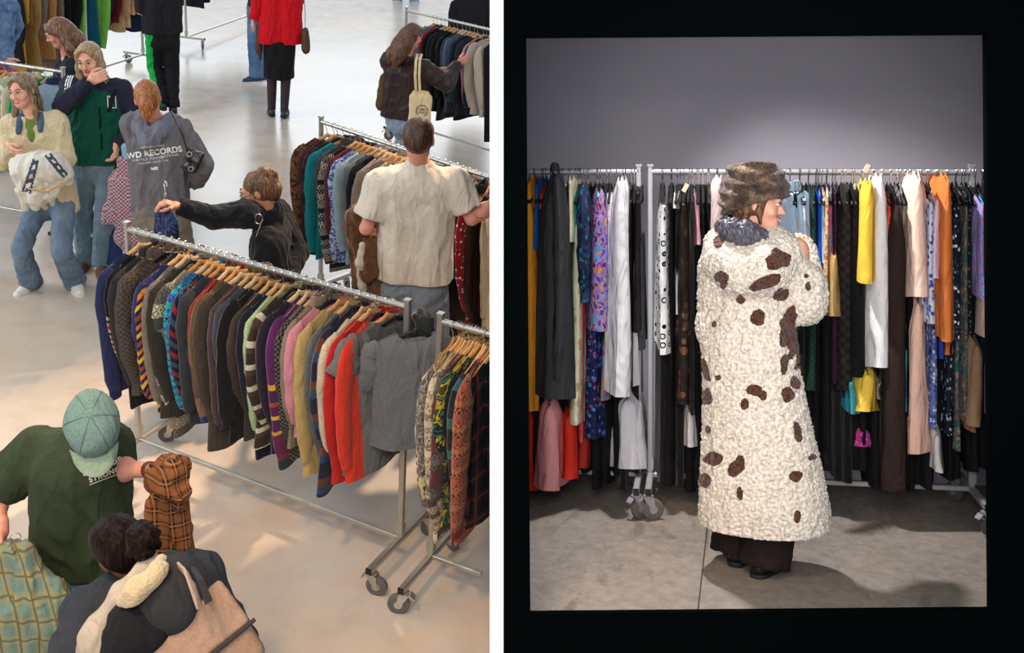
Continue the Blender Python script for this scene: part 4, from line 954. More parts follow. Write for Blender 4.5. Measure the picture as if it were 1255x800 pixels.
class Person:
    def __init__(s,X,Y,h,face,room=False):
        s.s=h/1.72; s.room=room; s.face=math.radians(face)
        base=Matrix.Translation((X,Y,0))@Matrix.Rotation(PI+s.face,4,'Z')
        s.M=(RM@base) if room else base; s.base=base; s.X,s.Y=X,Y; s.MI=s.M.inverted()
        k=s.s
        s.J=dict(hip=(0,0,.93),neck=(0,-.02,1.44),head=(0,.02,1.60),shL=(-.17,-.01,1.39),shR=(.17,-.01,1.39),hL=(-.25,.05,.80),hR=(.25,.05,.80),fL=(-.10,0,.075),fR=(.10,0,.075))
        s.J={a:np.array(b)*k for a,b in s.J.items()}; s.yaw=s.pitch=s.roll=0.0; s.twist=0.0
        s.hand={'L':{},'R':{}}; s.toe={'L':.12,'R':.12}; s.poleA={'L':(-.5,-.5,-1),'R':(.5,-.5,-1)}; s.poleK={'L':(-.1,1,0),'R':(.1,1,0)}
    def pt(s,v):
        if isinstance(v,list): return np.array(v,float)*s.s
        px,py,dy=v
        if s.room: w_=RM@R_at(px,py,s.Y+dy)
        else: w_=aty(px,py,s.Y+dy)
        return V3(s.MI@w_)
    def set(s,**k):
        for a,b in k.items(): s.J[a]=s.pt(b)
        return s
    def solve(s,shw=None):
        k=s.s; J=s.J; sp=nrm(J['neck']-J['hip']); s.sp=sp; tw=s.twist; rt=np.array([math.cos(tw),math.sin(tw),0]); rt=nrm(rt-sp*(rt@sp)); fw=np.cross(sp,rt); s.rt,s.fw=rt,fw; w_=shw or .165*k
        s.chest=J['neck']-sp*.16*k+fw*.01
        if not getattr(s,'keepsh',0):
            for q,g in(('L',-1),('R',1)): J['sh'+q]=J['neck']-sp*.055*k+rt*g*w_
        for q,g in(('L',-1),('R',1)):
            J['el'+q],J['wr'+q]=ik(J['sh'+q],J['h'+q],.285*k,.25*k,s.poleA[q])
            J['hj'+q]=J['hip']+np.array([g*.085*k,0,-.02]); J['kn'+q],J['an'+q]=ik(J['hj'+q],J['f'+q],.425*k,.425*k,s.poleK[q])
        s.R=rotm(s.yaw,s.pitch,s.roll); return s
    def hd(s,x,y,z): return s.J['head']+s.R@(np.array([x,y,z])*s.s)   # head-frame point
    def body(s,name='person',tone='fair',label='',legs=True,smile=0,hands=True,face=True,lips=(190,100,92),brow=(96,70,48),group=None):
        k=s.s; J=s.J; mat=skin(SK[tone]); B=Solid(); fw=s.fw; f=(tuple(fw),1.3)
        B.cone(J['hip']-s.rt*.06*k,J['chest_']if 'chest_' in J else s.chest-s.rt*.05*k,.095*k,.095*k,.05,sq=f).cone(J['hip']+s.rt*.06*k,s.chest+s.rt*.05*k,.095*k,.095*k,.05,sq=f)
        B.cone(J['shL'],J['shR'],.05*k,.05*k,.05).cone(s.chest,J['neck'],.09*k,.055*k,.05)
        for q in'LR':
            B.chain([J['sh'+q],J['el'+q],J['wr'+q]],[.048*k,.036*k,.026*k],.02)
            B.ell(J['el'+q]+(J['wr'+q]-J['el'+q])*.3,(.038*k,.038*k,.038*k),k=.05)
            if legs: B.chain([J['hj'+q],J['kn'+q],J['an'+q]],[.078*k,.052*k,.036*k],.03)
        ms=[B.mesh(.0095*k)]
        H=Solid(); hd=s.hd; R=s.R
        H.cone(J['neck']-s.sp*.02,hd(0,-.025,-.055),.054*k,.050*k,.02)
        H.ell(hd(0,-.018,.028),np.array([.073,.092,.086])*k,R,k=.02)
        H.cone(hd(0,.028,-.012),hd(0,.052,-.078),.058*k,.030*k,.035)
        H.cone(hd(-.03,.0,-.055),hd(0,.055,-.08),.030*k,.024*k,.03).cone(hd(.03,.0,-.055),hd(0,.055,-.08),.030*k,.024*k,.03)
        if face:
            H.cone(hd(0,.086,.012),hd(0,.104,-.020),.007*k,.0125*k,.012); 
            for g in(-1,1):
                H.ell(hd(g*.030,.092,.012),np.array([.016,.012,.011])*k,R,k=.012,sub=True)
                H.ell(hd(g*.038,.060,-.028),np.array([.022,.022,.02])*k,R,k=.02)
                H.ell(hd(g*.077,-.006,-.005),np.array([.010,.018,.030])*k,R,k=.008)
                H.ell(hd(g*.010,.092,-.024),np.array([.008,.009,.007])*k,R,k=.008)
            H.cone(hd(-.032,.083,.030),hd(.032,.083,.030),.010*k,.010*k,.015)
            H.cone(hd(-.016,.078,-.050),hd(.016,.078,-.050),.010*k,.010*k,.012)
            H.ell(hd(0,.070,-.082),np.array([.018,.016,.014])*k,R,k=.015)
        ms.append(H.mesh(.0048*k))
        if hands:
            for q,g in(('L',-1),('R',1)):
                hp=s.hand[q]
                if hp.get('skip'): continue
                wr=J['wr'+q]; d=nrm(J['wr'+q]-J['el'+q]); 
                if 'dir' in hp: d=nrm(hp['dir'])
                pn=V3(hp.get('palm',(-g,0,0))); pn=nrm(pn-d*(pn@d)); sd=np.cross(d,pn)*1.0; th=sd if hp.get('thumb',1)>0 else -sd; curl=hp.get('curl',.45)
                A=Solid(); pc=wr+d*.045*k
                A.cone(wr-d*.02*k,wr+d*.02*k,.024*k,.026*k,.015)
                Rm=np.stack([th,pn,d],1); A.box(wr+d*.05*k,np.array([.038,.013,.043])*k,Rm,.012*k,.012)
                for i,(o,L) in enumerate(((.030,.068),(.010,.076),(-.010,.072),(-.029,.056))):
                    p=wr+d*.088*k+th*o*k; dd=d.copy(); pts=[p-d*.01*k]; ll=[.45,.32,.23]
                    for j in range(3):
                        a=curl*(.6+.4*j)*1.2*(1+.06*i); dd=nrm(dd*math.cos(a)+pn*math.sin(a)); pts.append(pts[-1]+dd*L*k*ll[j]*(1.2 if j==0 else 1))
                    A.chain(pts,[.0098*k,.0092*k,.0084*k,.0072*k],.004)
                t0=wr+d*.03*k+th*.026*k; t1=t0+nrm(th*.8+d*.7+pn*.3)*.038*k; t2=t1+nrm(th*(.3-curl*.3)+d+pn*(.3+curl*.5))*.032*k; t3=t2+nrm(-th*curl*.3+d+pn*(.2+curl*.6))*.024*k
                A.chain([t0,t1,t2,t3],[.014*k,.0115*k,.010*k,.008*k],.008)
                ms.append(A.mesh(.0042*k,smooth=1))
        o=mesh_obj(name,join_meshes(*ms),mat); o.matrix_world=s.M; tag(o,label,'person',group); s.o=o
        if face:
            ey=plain('eye_white',(232,226,220),.3); ir=plain('dark_iris',(40,30,24),.25); lp=plain('lip',lips,.45); bw=hairm(brow); lash=plain('eyelash',(50,34,26),.6)
            for g in(-1,1):
                e=Solid().ell(hd(g*.030,.081,.012),np.array([.0125,.010,.0068])*k,R); e=mesh_obj('eye',e.mesh(.0025*k),ey,o); 
                ii=Solid().ell(hd(g*.030,.0885,.0115),np.array([.0056,.0035,.0056])*k,R); mesh_obj('iris',ii.mesh(.0016*k,smooth=0),ir,e)
                l=Solid().chain([hd(g*.016,.088,.0155),hd(g*.030,.0935,.0195),hd(g*.044,.085,.0155)],[.0018*k,.0026*k,.002*k],.002); mesh_obj('eyelashes',l.mesh(.0018*k,smooth=0),lash,e)
                l=Solid().chain([hd(g*.015,.093,.036),hd(g*.032,.092,.041),hd(g*.048,.080,.035)],[.0035*k,.0036*k,.0022*k],.003); mesh_obj('eyebrow',l.mesh(.0022*k,smooth=0),bw,o)
            w_=.024+.008*smile; up=.010*smile
            l=Solid().chain([hd(-w_,.078,-.048+up),hd(-.010,.0905,-.047),hd(.010,.0905,-.047),hd(w_,.078,-.048+up)],[.0028*k,.0048*k,.0048*k,.0028*k],.003)
            l.chain([hd(-w_,.078,-.049+up),hd(-.010,.089,-.058-.006*smile),hd(.010,.089,-.058-.006*smile),hd(w_,.078,-.049+up)],[.0028*k,.005*k,.005*k,.0028*k],.003); lo=mesh_obj('lips',l.mesh(.0022*k,smooth=0),lp,o)
            if smile>.4:
                t=Solid().chain([hd(-w_*.75,.083,-.050+up*.4),hd(0,.0925,-.0535),hd(w_*.75,.083,-.050+up*.4)],[.0032*k,.0048*k,.0032*k],.002); mesh_obj('teeth',t.mesh(.0018*k,smooth=0),plain('tooth_enamel',(244,238,228),.3),lo)
        return o
    # ---- hair
    def hair(s,mat,long=None,cap=1.0,face_clear=.052,bun=None,ponytail=None,seed=1,part=True,name='hair',vol=1.0,short=False,tuft=0,wav=1.0):
        k=s.s; hd=s.hd; R=s.R; H=Solid()
        H.ell(hd(0,-.024,.036),np.array([.084*vol,.100*vol,.092*vol])*k*cap,R,k=.02)
        H.ell(hd(0,-.045,-.01),np.array([.074,.074,.072 if short else .085])*k,R,k=.03)
        if part:
            for g in(-1,1): H.chain([hd(g*.010,.058,.098),hd(g*.050,.052,.074),hd(g*.074,.022,.022)],[.015*k,.015*k,.012*k],.02)
        if tuft: H.chain([hd(-.04,.060,.105),hd(.04,.066,.108)],[.030*k,.030*k],.02)
        # open the face
        H.cone(hd(0,.110,-.045),hd(0,.112,.056),.082*k,.062*k,.006,sub=True)
        H.cone(hd(0,.10,-.11),hd(0,.06,-.10),.06*k,.055*k,.01,sub=True)
        if long:
            for pts,rs in long: H.chain([p if isinstance(p,np.ndarray) else hd(*p) for p in pts],[r*k for r in rs],.025)
        if bun:
            for c,r in bun: H.ell(hd(*c),np.array([r,r,r])*k,R,k=.012)
        if ponytail: H.chain([hd(*p) for p in ponytail[0]],[r*k for r in ponytail[1]],.015)
        w1=waves(seed,1,260,(1,1,.12),8); w2=waves(seed+4,1,60,(1,1,.25),5)
        o=mesh_obj(name,H.mesh(.0056*k,disp=lambda x,y,z: wav*(.0022*w1(x,y,z)+.0032*w2(x,y,z))),mat,s.o); return o
    # ---- clothing
    def top(s,name,mats,hem=-.10,r=.118,dx=.062,sl=(.066,.056,.044),sleeve='long',sq=1.12,amp=.007,seed=2,h=.0085,neck=.062,neckd=.0,belly=0,extra=None,sleeve_mi=0,shr=.072,f=30,hemtilt=0,open_=None,cuffend=.0,cutup=None,flare=0,parent=None,shoulders=True):
        k=s.s; J=s.J; B=Solid(); rt,fw,sp=s.rt,s.fw,s.sp; f_=(tuple(fw),sq)
        hipb=J['hip']+np.array([0,0,-.12])*k
        for g in(-1,1):
            B.cone(hipb+rt*g*(dx+flare)*k,s.chest+rt*g*dx*k,(r+flare*.5)*k,(r+.002)*k,.06,sq=f_)
        if belly: B.ell(J['hip']+fw*.06*k+sp*.10*k,np.array([.13,.1,.13])*k,k=.06)
        B.cone(J['shL'],J['shR'],shr*k,shr*k,.05,sq=f_)
        B.cone(s.chest+sp*.02,J['neck']-sp*.01,.10*k,.066*k,.05)
        for q in'LR':
            a,e,w_=J['sh'+q],J['el'+q],J['wr'+q]
            if sleeve=='long':
                B.cone(a,e,sl[0]*k,sl[1]*k,.03,mi=sleeve_mi); B.cone(e,w_+nrm(w_-e)*cuffend*k,sl[1]*k,sl[2]*k,.015,cap='b',mi=sleeve_mi)
            elif sleeve=='short': B.cone(a,a+(e-a)*.72,sl[0]*k,sl[1]*k*1.12,.03,cap='b',mi=sleeve_mi)
        if extra: extra(B)
        B.cone(J['neck']+sp*.022+fw*.008,J['neck']+sp*.12*k+fw*.02*k,neck*k,(neck+.01)*k,.01,sub=True)
        if neckd: B.cone(J['neck']+fw*.09*k,J['neck']-sp*neckd*k+fw*.14*k,.05*k,.02*k,.015,sub=True)
        n=np.array([0,0,-1.])+fw*hemtilt
        B.cut(J['hip']+np.array([0,0,hem*k]),n)
        fo=folds(seed,amp*k,f/k)
        o=mesh_obj(name,B.mesh(h*k,disp=fo),mats,parent or s.o); return o
    def trousers(s,name,mat,w=(.098,.078,.078),hem=.05,amp=.006,seed=4,h=.0085,top=.04,low=None,sq=1.0,extra=None):
        k=s.s; J=s.J; B=Solid()
        for g,q in((-1,'L'),(1,'R')):
            a,n_,e=J['hj'+q],J['kn'+q],J['an'+q]; B.cone(J['hip']+s.rt*g*.052*k,J['hip']+s.rt*g*.052*k-np.array([0,0,.10*k]),.105*k,.105*k,.05)
            B.cone(a,n_,w[0]*k,w[1]*k,.03); d=nrm(e-n_); B.cone(n_,e+d*(.04-hem+.02)*k,w[1]*k,w[2]*k,.012,cap='b')
        if extra: extra(B)
        B.cut(J['hip']+np.array([0,0,top*k]),(0,0,1))
        fo=folds(seed,amp*k,26/k,(1,1,.6))
        return mesh_obj(name,B.mesh(h*k,disp=fo),mat,s.o)
    def skirt(s,name,mat,z1=.48,r=(.15,.17),amp=.006,seed=4):
        k=s.s; J=s.J; B=Solid(); c=J['hip']; e=np.array([(J['knL'][0]+J['knR'][0])/2,(J['knL'][1]+J['knR'][1])/2,z1*k])
        for g in(-1,1): B.cone(c+s.rt*g*.05*k,e+s.rt*g*.05*k,r[0]*.8*k,r[1]*.8*k,.05,cap='b')
        B.cut(c+np.array([0,0,-.04*k]),(0,0,1))
        return mesh_obj(name,B.mesh(.0085*k,disp=folds(seed,amp*k,22,(1,1,.2))),mat,s.o)
    def shoes(s,upper,sole,stripe=None,boot=0,only='LR',heel=0,kind='shoe'):
        k=s.s
        for q in only:
            an=s.J['an'+q]; g=-1 if q=='L' else 1; a=g*-s.toe[q]; d=np.array([-math.sin(a),math.cos(a),0]); z0=an[2]-.075*k
            S=Solid(); hl=an-d*.045*k; hl[2]=z0+.045*k; bl=an+d*.085*k; bl[2]=z0+.040*k; to=an+d*.150*k; to[2]=z0+.034*k
            S.cone(hl,bl,.036*k,.040*k,.03).cone(bl,to,.040*k,.032*k,.03).cone(an+d*.0-np.array([0,0,.01]),an+np.array([0,0,.01+boot]),.038*k,.042*k,.02,cap='b')
            S.cut((0,0,z0+.016*k),(0,0,-1))
            sh=mesh_obj(kind,S.mesh(.006*k),upper,s.o)
            T=Solid(); hz=hl.copy();bz=bl.copy();tz=to.copy()
            for v in(hz,bz,tz): v[2]=z0+.02*k
            T.cone(hz,bz,.041*k,.044*k,.02).cone(bz,tz,.044*k,.036*k,.02); T.cut((0,0,z0+.026*k),(0,0,1)); T.cut((0,0,z0+.001),(0,0,-1))
            mesh_obj('sole',T.mesh(.006*k,smooth=0),sole,sh)
            if stripe:
                L=MB()
                for i in range(4):
                    c=an+d*(.035+.022*i)*k; zz=z0+(.083-.006*i)*k; p=np.cross(d,[0,0,1]); L.tube([c-p*.022*k+np.array([0,0,zz-c[2]-.004]),c+np.array([0,0,zz-c[2]]),c+p*.022*k+np.array([0,0,zz-c[2]-.004])],.0032*k,5)
                L.build('laces',stripe,sh)
# lettering laid onto a garment's surface
def lettering(text,size,mat,target,M,parent,name='print',thick=.0015,spacing=1.0,cast=.3,align='CENTER',off=.0025,bold=0):
    """M: frame in world: x reading direction, y up, looking along -z onto the target"""
    cu=bpy.data.curves.new('lettering','FONT'); cu.body=text; cu.size=size; cu.align_x=align; cu.space_character=spacing; cu.offset=bold; cu.extrude=0
    t=bpy.data.objects.new('lettering',cu); COL.objects.link(t); dg=bpy.context.evaluated_depsgraph_get(); me=bpy.data.meshes.new_from_object(t.evaluated_get(dg)); bpy.data.objects.remove(t)
    return drape(me,mat,target,M,parent,name,cast,off)
def drape(me,mat,target,M,parent,name,cast=.3,off=.0025):
    import bmesh
    bm=bmesh.new(); bm.from_mesh(me); bmesh.ops.triangulate(bm,faces=bm.faces)
    for _ in range(2):
        es=[e for e in bm.edges if e.calc_length()>.012]
        if es: bmesh.ops.subdivide_edges(bm,edges=es,cuts=1); bmesh.ops.triangulate(bm,faces=bm.faces)
    tm=target.data; MWI=target_world(target).inverted(); tree=BVHTree.FromPolygons([v.co[:] for v in tm.vertices],[p.vertices[:] for p in tm.polygons])
    d=(MWI.to_3x3()@(M.to_3x3()@Vector((0,0,-1)))).normalized(); last=None
    for v in bm.verts:
        p=MWI@(M@v.co); h=tree.ray_cast(p-d*cast,d,cast*3)
        if h[0] is not None: v.co=h[0]-d*off; last=h[0]
        else: v.co=p if last is None else p+d*((last-p).dot(d))-d*off
    m2=bpy.data.meshes.new(name); bm.to_mesh(m2); bm.free(); m2.materials.append(mat); o=bpy.data.objects.new(name,m2); COL.objects.link(o); o.parent=target if parent is None else parent
    return o
def target_world(o):
    m=o.matrix_basis.copy(); p=o.parent
    while p: m=p.matrix_basis@m; p=p.parent
    return m
def view_frame(origin,roll=0.0,toward=None):
    """frame on the garment whose x runs to the right and z looks back at the lens"""
    o=Vector(origin); z=((toward or CAM)-o).normalized(); x=Vector((0,0,1)).cross(z).normalized(); y=z.cross(x); M=Matrix(((x.x,y.x,z.x,o.x),(x.y,y.y,z.y,o.y),(x.z,y.z,z.z,o.z),(0,0,0,1)))
    return M@Matrix.Rotation(roll,4,'Z')
# ---------------------------------------------------------------- the people of the hall
def foot(px,py): p=atz(px,py); return p.x,p.y
JEAN=C((88,106,126),(122,138,154),pat='denim',src='obj',kind='weave'); JEAN2=C((70,100,138),(110,142,176),pat='denim',src='obj'); JEAN3=C((96,106,116),(120,130,140),pat='denim',src='obj')
WHITEL=plain('white_print',(236,236,232),.7); SOLEW=plain('white_rubber',(226,222,214),.6)
O_=lambda *c,**k: C(*c,src='obj',**k)
# girl in the cream jacket
x,y=foot(62,352); P=Person(x,y,1.64,4)
P.set(fR=(38,346,-.02),fL=(92,344,.02),hip=(62,238,0),neck=(40,142,.0),head=(27,111,-.03),hR=(12,178,-.16),hL=(52,200,-.28)); P.J['hip'][1]-=.02
P.yaw=-.25;P.pitch=.10;P.roll=.12;P.toe={'L':.5,'R':.35}; P.solve(); P.hand['R']=dict(curl=.6,dir=(-.5,.6,-.3)); P.hand['L']=dict(curl=.7)
P.body(tone='fair',label='smiling person in a cream jacket and wide jeans by the left rack',smile=1)
hb=hairm((128,100,72),(190,164,132))
P.hair(hb,long=[([(-.068,.02,.04),(-.082,.015,-.06),(-.088,.03,-.16),(-.085,.05,-.24)],[.015,.016,.018,.008]),([(.068,.01,.04),(.080,.0,-.06),(.090,.02,-.16),(.098,.05,-.26),(.115,.08,-.34)],[.016,.018,.022,.020,.008]),([(0,-.08,.0),(0,-.10,-.12),(0,-.12,-.2)],[.06,.055,.04])],seed=3,wav=.6)
CREAM=O_((226,206,164),(214,192,150),pat='heather',kind='fur')
def ex(B):
    B.cone(P.J['neck']+P.fw*.08,P.J['hip']+P.fw*.30,.028,.035,.012,sub=True)
j=P.top('jacket',CREAM,hem=-.14,r=.125,dx=.07,sl=(.078,.068,.058),amp=.010,seed=5,extra=ex)
t=P.top('blouse',O_((104,126,60)),hem=-.06,r=.098,dx=.045,sleeve='none',shr=.05,amp=.003,seed=6)
cl=Solid()
cl.cone(P.J['neck']+P.rt*-.07+P.fw*.02+P.sp*.012,P.J['neck']+P.rt*.07+P.fw*.02+P.sp*.012,.02,.02,.01)
for g in(-1,1): cl.cone(P.J['neck']+P.rt*g*.07+P.fw*.045+P.sp*.0,P.J['neck']+P.rt*g*.075+P.fw*.115-P.sp*.075,.026,.020,.01,sq=(tuple(P.fw+.3*P.sp),2.2))
mesh_obj('collar',cl.mesh(.007),O_((62,78,96),(88,106,128),pat='denim'),j)
P.trousers('jeans',JEAN,w=(.088,.070,.086),amp=.008); P.shoes(plain('white_canvas',(226,216,200),.8),SOLEW,WHITEL)
P1=P
# striped jumper with its hanger over her arm
q=lambda px,py,dy=0: V3(aty(px,py,P1.Y+dy))
S=Solid(); S.chain([q(24,200,-.32),q(32,208,-.34),q(48,204,-.36),q(66,206,-.34),q(78,214,-.32)],[.06,.085,.095,.09,.055],.05)
S.chain([q(28,212,-.36),q(31,232,-.36),q(31,256,-.34)],[.055,.05,.015],.03).chain([q(44,214,-.38),q(46,240,-.38),q(44,252,-.36)],[.07,.06,.03],.03).chain([q(68,214,-.34),q(64,236,-.35),q(60,244,-.35)],[.06,.045,.02],.03).chain([q(78,212,-.3),q(85,222,-.3)],[.04,.025],.02)
def bandmask(V,Q):
    pass
m_=S.mesh(.0085,disp=folds(21,.016,34,(1,1,.5)))
Vv,Qq,Mm=m_; cen=Vv[Qq].mean(1); pr=np.array([proj(c) for c in cen]); X_,Y_=pr[:,0],pr[:,1]
def near_line(ax,ay,bx,by,w_):
    t=np.clip(((X_-ax)*(bx-ax)+(Y_-ay)*(by-ay))/((bx-ax)**2+(by-ay)**2),0,1); return np.hypot(X_-ax-(bx-ax)*t,Y_-ay-(by-ay)*t)<w_
mk=np.zeros(len(Qq),bool)
for a in [(41,196,28,234),(46,197,37,236),(56,191,77,216),(62,189,82,214)]: mk|=near_line(*a,1.4)
for a in [(43,197,33,234),(59,190,79,215)]:
    dd=near_line(*a,2.6); mk|=dd&((np.floor((Y_+X_*.3)/5)%2)==0)
Mm=np.where(mk,1,0)
o=mesh_obj('sweater',(Vv,Qq,Mm),[O_((222,214,198),kind='knit'),O_((66,76,88),kind='knit')]); tag(o,'off white jumper with grey stripes bundled over an arm in the cream jacket','sweater')
hg=copy_tree(HPROTO[('wood',1)]); hg.matrix_world=frame_mat(aty(56,231,P1.Y-.47),(1,-.1,.25),(.1,-.4,1))@Matrix.Rotation(PI,4,'Y')@Matrix.Scale(.62,4)@Matrix.Translation((0,0,.12)); tag(hg,'wooden hanger poking out of the striped jumper held by the girl in cream','hanger')
# girl in the green and navy track jacket
x,y=foot(118,330); P=Person(x,y,1.72,8)
P.set(fR=(106,318,.05),fL=(126,322,-.02),hip=(118,190,.02),neck=(118,100,.03),head=(109,73,-.04),hR=(110,99,-.20),hL=(143,178,-.12))
P.yaw=-.12;P.pitch=.24;P.roll=.10;P.poleA['R']=(.9,-.1,-.8);P.poleA['L']=(-1,-.4,-.3);P.solve(); P.hand['R']=dict(curl=1.0,dir=(-.75,.15,.35),palm=(-.2,-1,0)); P.hand['L']=dict(curl=.8,dir=(.1,.2,-1))
P.body(tone='fair',label='person in a green and navy track jacket with a hand raised to the mouth',smile=.3)
P.hair(hairm((158,126,86),(216,192,150)),long=[([(-.070,.02,.04),(-.084,.01,-.06),(-.085,-.0,-.15),(-.08,.02,-.21)],[.015,.018,.020,.010]),([(.068,.01,.04),(.086,.0,-.06),(.096,.0,-.15),(.085,.02,-.24)],[.016,.024,.030,.012]),([(0,-.07,.0),(.0,-.09,-.10),(.02,-.1,-.16)],[.065,.06,.04])],seed=8)
GRN=O_((14,78,62)); NAVY=O_((40,40,56))
def ex(B):
    k=P.s
    B.ops.append(('c',P.J['shL'],P.J['shR'],.076*k,.076*k,.05,(tuple(P.fw),1.1),None,1,False)); B.cone(P.J['neck']-P.sp*.02,P.J['neck']+P.sp*.03+P.fw*.01,.075*k,.07*k,.02,mi=1)
j=P.top('track_jacket',[GRN,NAVY],hem=-.05,r=.128,dx=.072,sl=(.078,.07,.05),amp=.009,seed=12,extra=ex,sleeve_mi=1); TJ=j
# zip, three arm stripes, chest crest
Mf=view_frame(aty(123,150,P.Y-.15)); z=MB().box((0,0,0),(.006,.20,.001)).build('tmp',NAVY); me=z.data; bpy.data.objects.remove(z); drape(me,O_((26,30,40)),j,Mf,None,'zip')
def polyme(polys):
    mb=MB(); 
    for p in polys: mb.add([(a,b,0) for a,b in p],[tuple(range(len(p)))])
    o=mb.build('tmp',NAVY); me=o.data; bpy.data.objects.remove(o); return me
k_=.0053
sh=P.M@Vector(P.J['shR']); el=P.M@Vector(P.J['elR'])
Mf=view_frame(aty(83,108,P.Y)); polys=[]
for s_ in(-1,0,1):
    pts=[(88+s_*3.0,91),(84+s_*3.0,100),(82+s_*2.6,110),(80+s_*2.4,122)]
    for (a,b),(c,d) in zip(pts,pts[1:]):
        f=lambda X,Y:((X-83)*k_,-(Y-108)*k_)
        polys.append([f(a-.8,b),f(a+.8,b),f(c+.8,d),f(c-.8,d)])
drape(polyme(polys),WHITEL,j,Mf,None,'arm_stripes')
Mf=view_frame(aty(137,125,P.Y-.12)); ring=[]
for (a,b,c,d) in [(-.030,-.045,.03,-.039),(-.030,-.045,-.024,.045),(.024,-.045,.03,.045),(-.03,.039,-.008,.045),(.01,.039,.03,.045),(-.010,-.02,.008,.024),(-.016,.03,.012,.036)]: ring.append([(a,b),(c,b),(c,d),(a,d)])
drape(polyme(ring),WHITEL,j,Mf,None,'crest')
P.trousers('jeans',JEAN3 if 0 else O_((96,116,128),(118,138,150),pat='denim'),w=(.090,.072,.078),amp=.007); P.shoes(plain('brown_suede',(92,60,44),.9),plain('tan_rubber',(150,110,80),.7))
sp_=Solid().chain([P.J['shL']+P.rt*.02+P.fw*.085+P.sp*.02,P.J['shL']+P.rt*.05+P.fw*.12-P.sp*.12],[.018,.016],.01); mesh_obj('backpack_strap',sp_.mesh(.006),O_((26,26,32)),P.o)
P2=P
# clothes in her hand: pink knitted top over a navy top with white flowers
def hung(pts,rs,seed,mat,label,cat,name,sqv=None,amp=.014,h=.0085,k=.04,cut=None):
    S=Solid()
    for chain,rr in zip(pts,rs): S.chain([V3(p) for p in chain],rr,k,sq=sqv)
    if cut: S.cut(*cut)
    o=mesh_obj(name,S.mesh(h,disp=folds(seed,amp,30,(1,1,.25))),mat); tag(o,label,cat); return o
a=lambda px,py,dy=0:aty(px,py,P2.Y-.14+dy)
hung([[a(151,197),a(146,225),a(138,262),a(128,270)],[a(152,200),a(152,250),a(152,290),a(158,312)],[a(146,225),a(146,262)],[a(156,200),a(160,240),a(166,292)]],[[.04,.06,.07,.03],[.05,.075,.07,.02],[.07,.07],[.03,.045,.05]],31,O_((206,190,200),(150,70,84),pat='tweed',kind='knit',scale=.9),'pink and white checkered knitted top held by the person in green','knitted top','knitted_top',sqv=((.2,1,0),1.6))
b_=lambda px,py,dy=0:aty(px,py,P2.Y-.02+dy)
hung([[b_(140,205),b_(128,240),b_(124,290),b_(122,312)],[b_(142,215),b_(136,260),b_(140,318)]],[[.04,.06,.07,.05],[.05,.06,.045]],33,O_((18,58,72),(180,190,186),(18,58,72),(18,50,64),pat='floral',kind='knit',scale=.9),'dark teal jumper with white snowflake flowers under the pink knitted top','sweater','sweater',sqv=((.2,1,0),1.6))
hung([[b_(143,290,-.05),b_(140,320,-.05)]],[[.06,.055]],35,O_((38,58,92)),'blue cloth hanging below the teal flowered jumper','cloth','cloth',sqv=((.2,1,0),1.6))
hung([[a(153,180,-.02),a(158,192,-.02)]],[[.022,.045]],36,O_((150,190,210)),'pale blue cloth bunched under the hand of the person in green','cloth','cloth')
# person with ginger ponytail, grey hoodie, seen from behind
x,y=foot(200,395); P=Person(x,y,1.66,172)
P.set(hip=(196,255,0),neck=(192,146,.0),head=(181,121,-.05),hR=(240,224,.10),hL=(178,212,.32),fL=(178,385,-.02),fR=(222,392,0)); P.yaw=.45;P.pitch=.35;P.roll=-.1;P.poleA['R']=(1,-.5,-.2);P.poleA['L']=(-.4,-.2,-1);P.solve(.170*P.s)
P.hand['R']=dict(curl=.7,dir=(-.8,.4,-.3))
P.body(tone='pink',label='person with a ginger ponytail in a grey hoodie seen from behind')
GH=hairm((160,92,44),(206,140,80)); P.hair(GH,ponytail=([(0,-.10,.02),(-.01,-.135,-.005),(-.015,-.145,-.06),(-.02,-.13,-.11),(-.02,-.12,-.14)],[.03,.034,.042,.034,.015]),part=True,seed=4)
MB().lathe(P.hd(0,-.112,.012),[(.03,-.006),(.036,0),(.03,.006)],tuple(P.R@np.array([0,1,.3])),16).build('hair_tie',plain('brown_elastic',(96,52,34),.6),P.o)
HD=O_((112,108,110),(100,97,100),pat='heather')
def ex(B):
    J=P.J;k=P.s;up=P.sp;bk=-P.fw
    B.chain([J['neck']+P.rt*-.10+up*.02+bk*.01,J['neck']+P.rt*-.075+bk*.085-up*.035,J['neck']+bk*.115-up*.11,J['neck']+P.rt*.075+bk*.085-up*.035,J['neck']+P.rt*.10+up*.02+bk*.01],[.036,.046,.058,.046,.036],.035,mi=1)
j=P.top('hoodie',[HD,O_((120,120,130),(108,108,118),pat='heather')],hem=-.02,r=.128,dx=.076,sl=(.082,.074,.056),amp=.012,seed=17,extra=ex,f=28,shr=.078)
kk=.0049
def hl(txt,px,py,size,roll=.06,bold=0,sp=1.0):
    Mf=view_frame(aty(px,py,P.Y-.14),roll); lettering(txt,size,WHITEL,j,Mf,None,'print',spacing=sp,bold=bold)
hl('WD RECORDS',189.5,190,.052,.10,.0015,1.03); hl('INTRODUCING',187,181,.020,.08,0,1.1); hl('UNITED',172,197,.020,.04,0,1.5); hl('TOKYO',192,195,.022,.06,0,1.2); hl('NOTHING',208,192,.022,.10,0,1.2); hl('RECORD GREAT CO.',189,199.5,.016,.08,0,1.3); hl('WD',189.5,208,.024,.06,.002)
P.trousers('trousers',O_((132,122,110),(120,110,98),pat='denim'),w=(.112,.10,.095),amp=.008,top=.06); P.shoes(plain('black_shoe',(30,30,32),.6),plain('black_sole',(24,24,24),.7))
P3=P
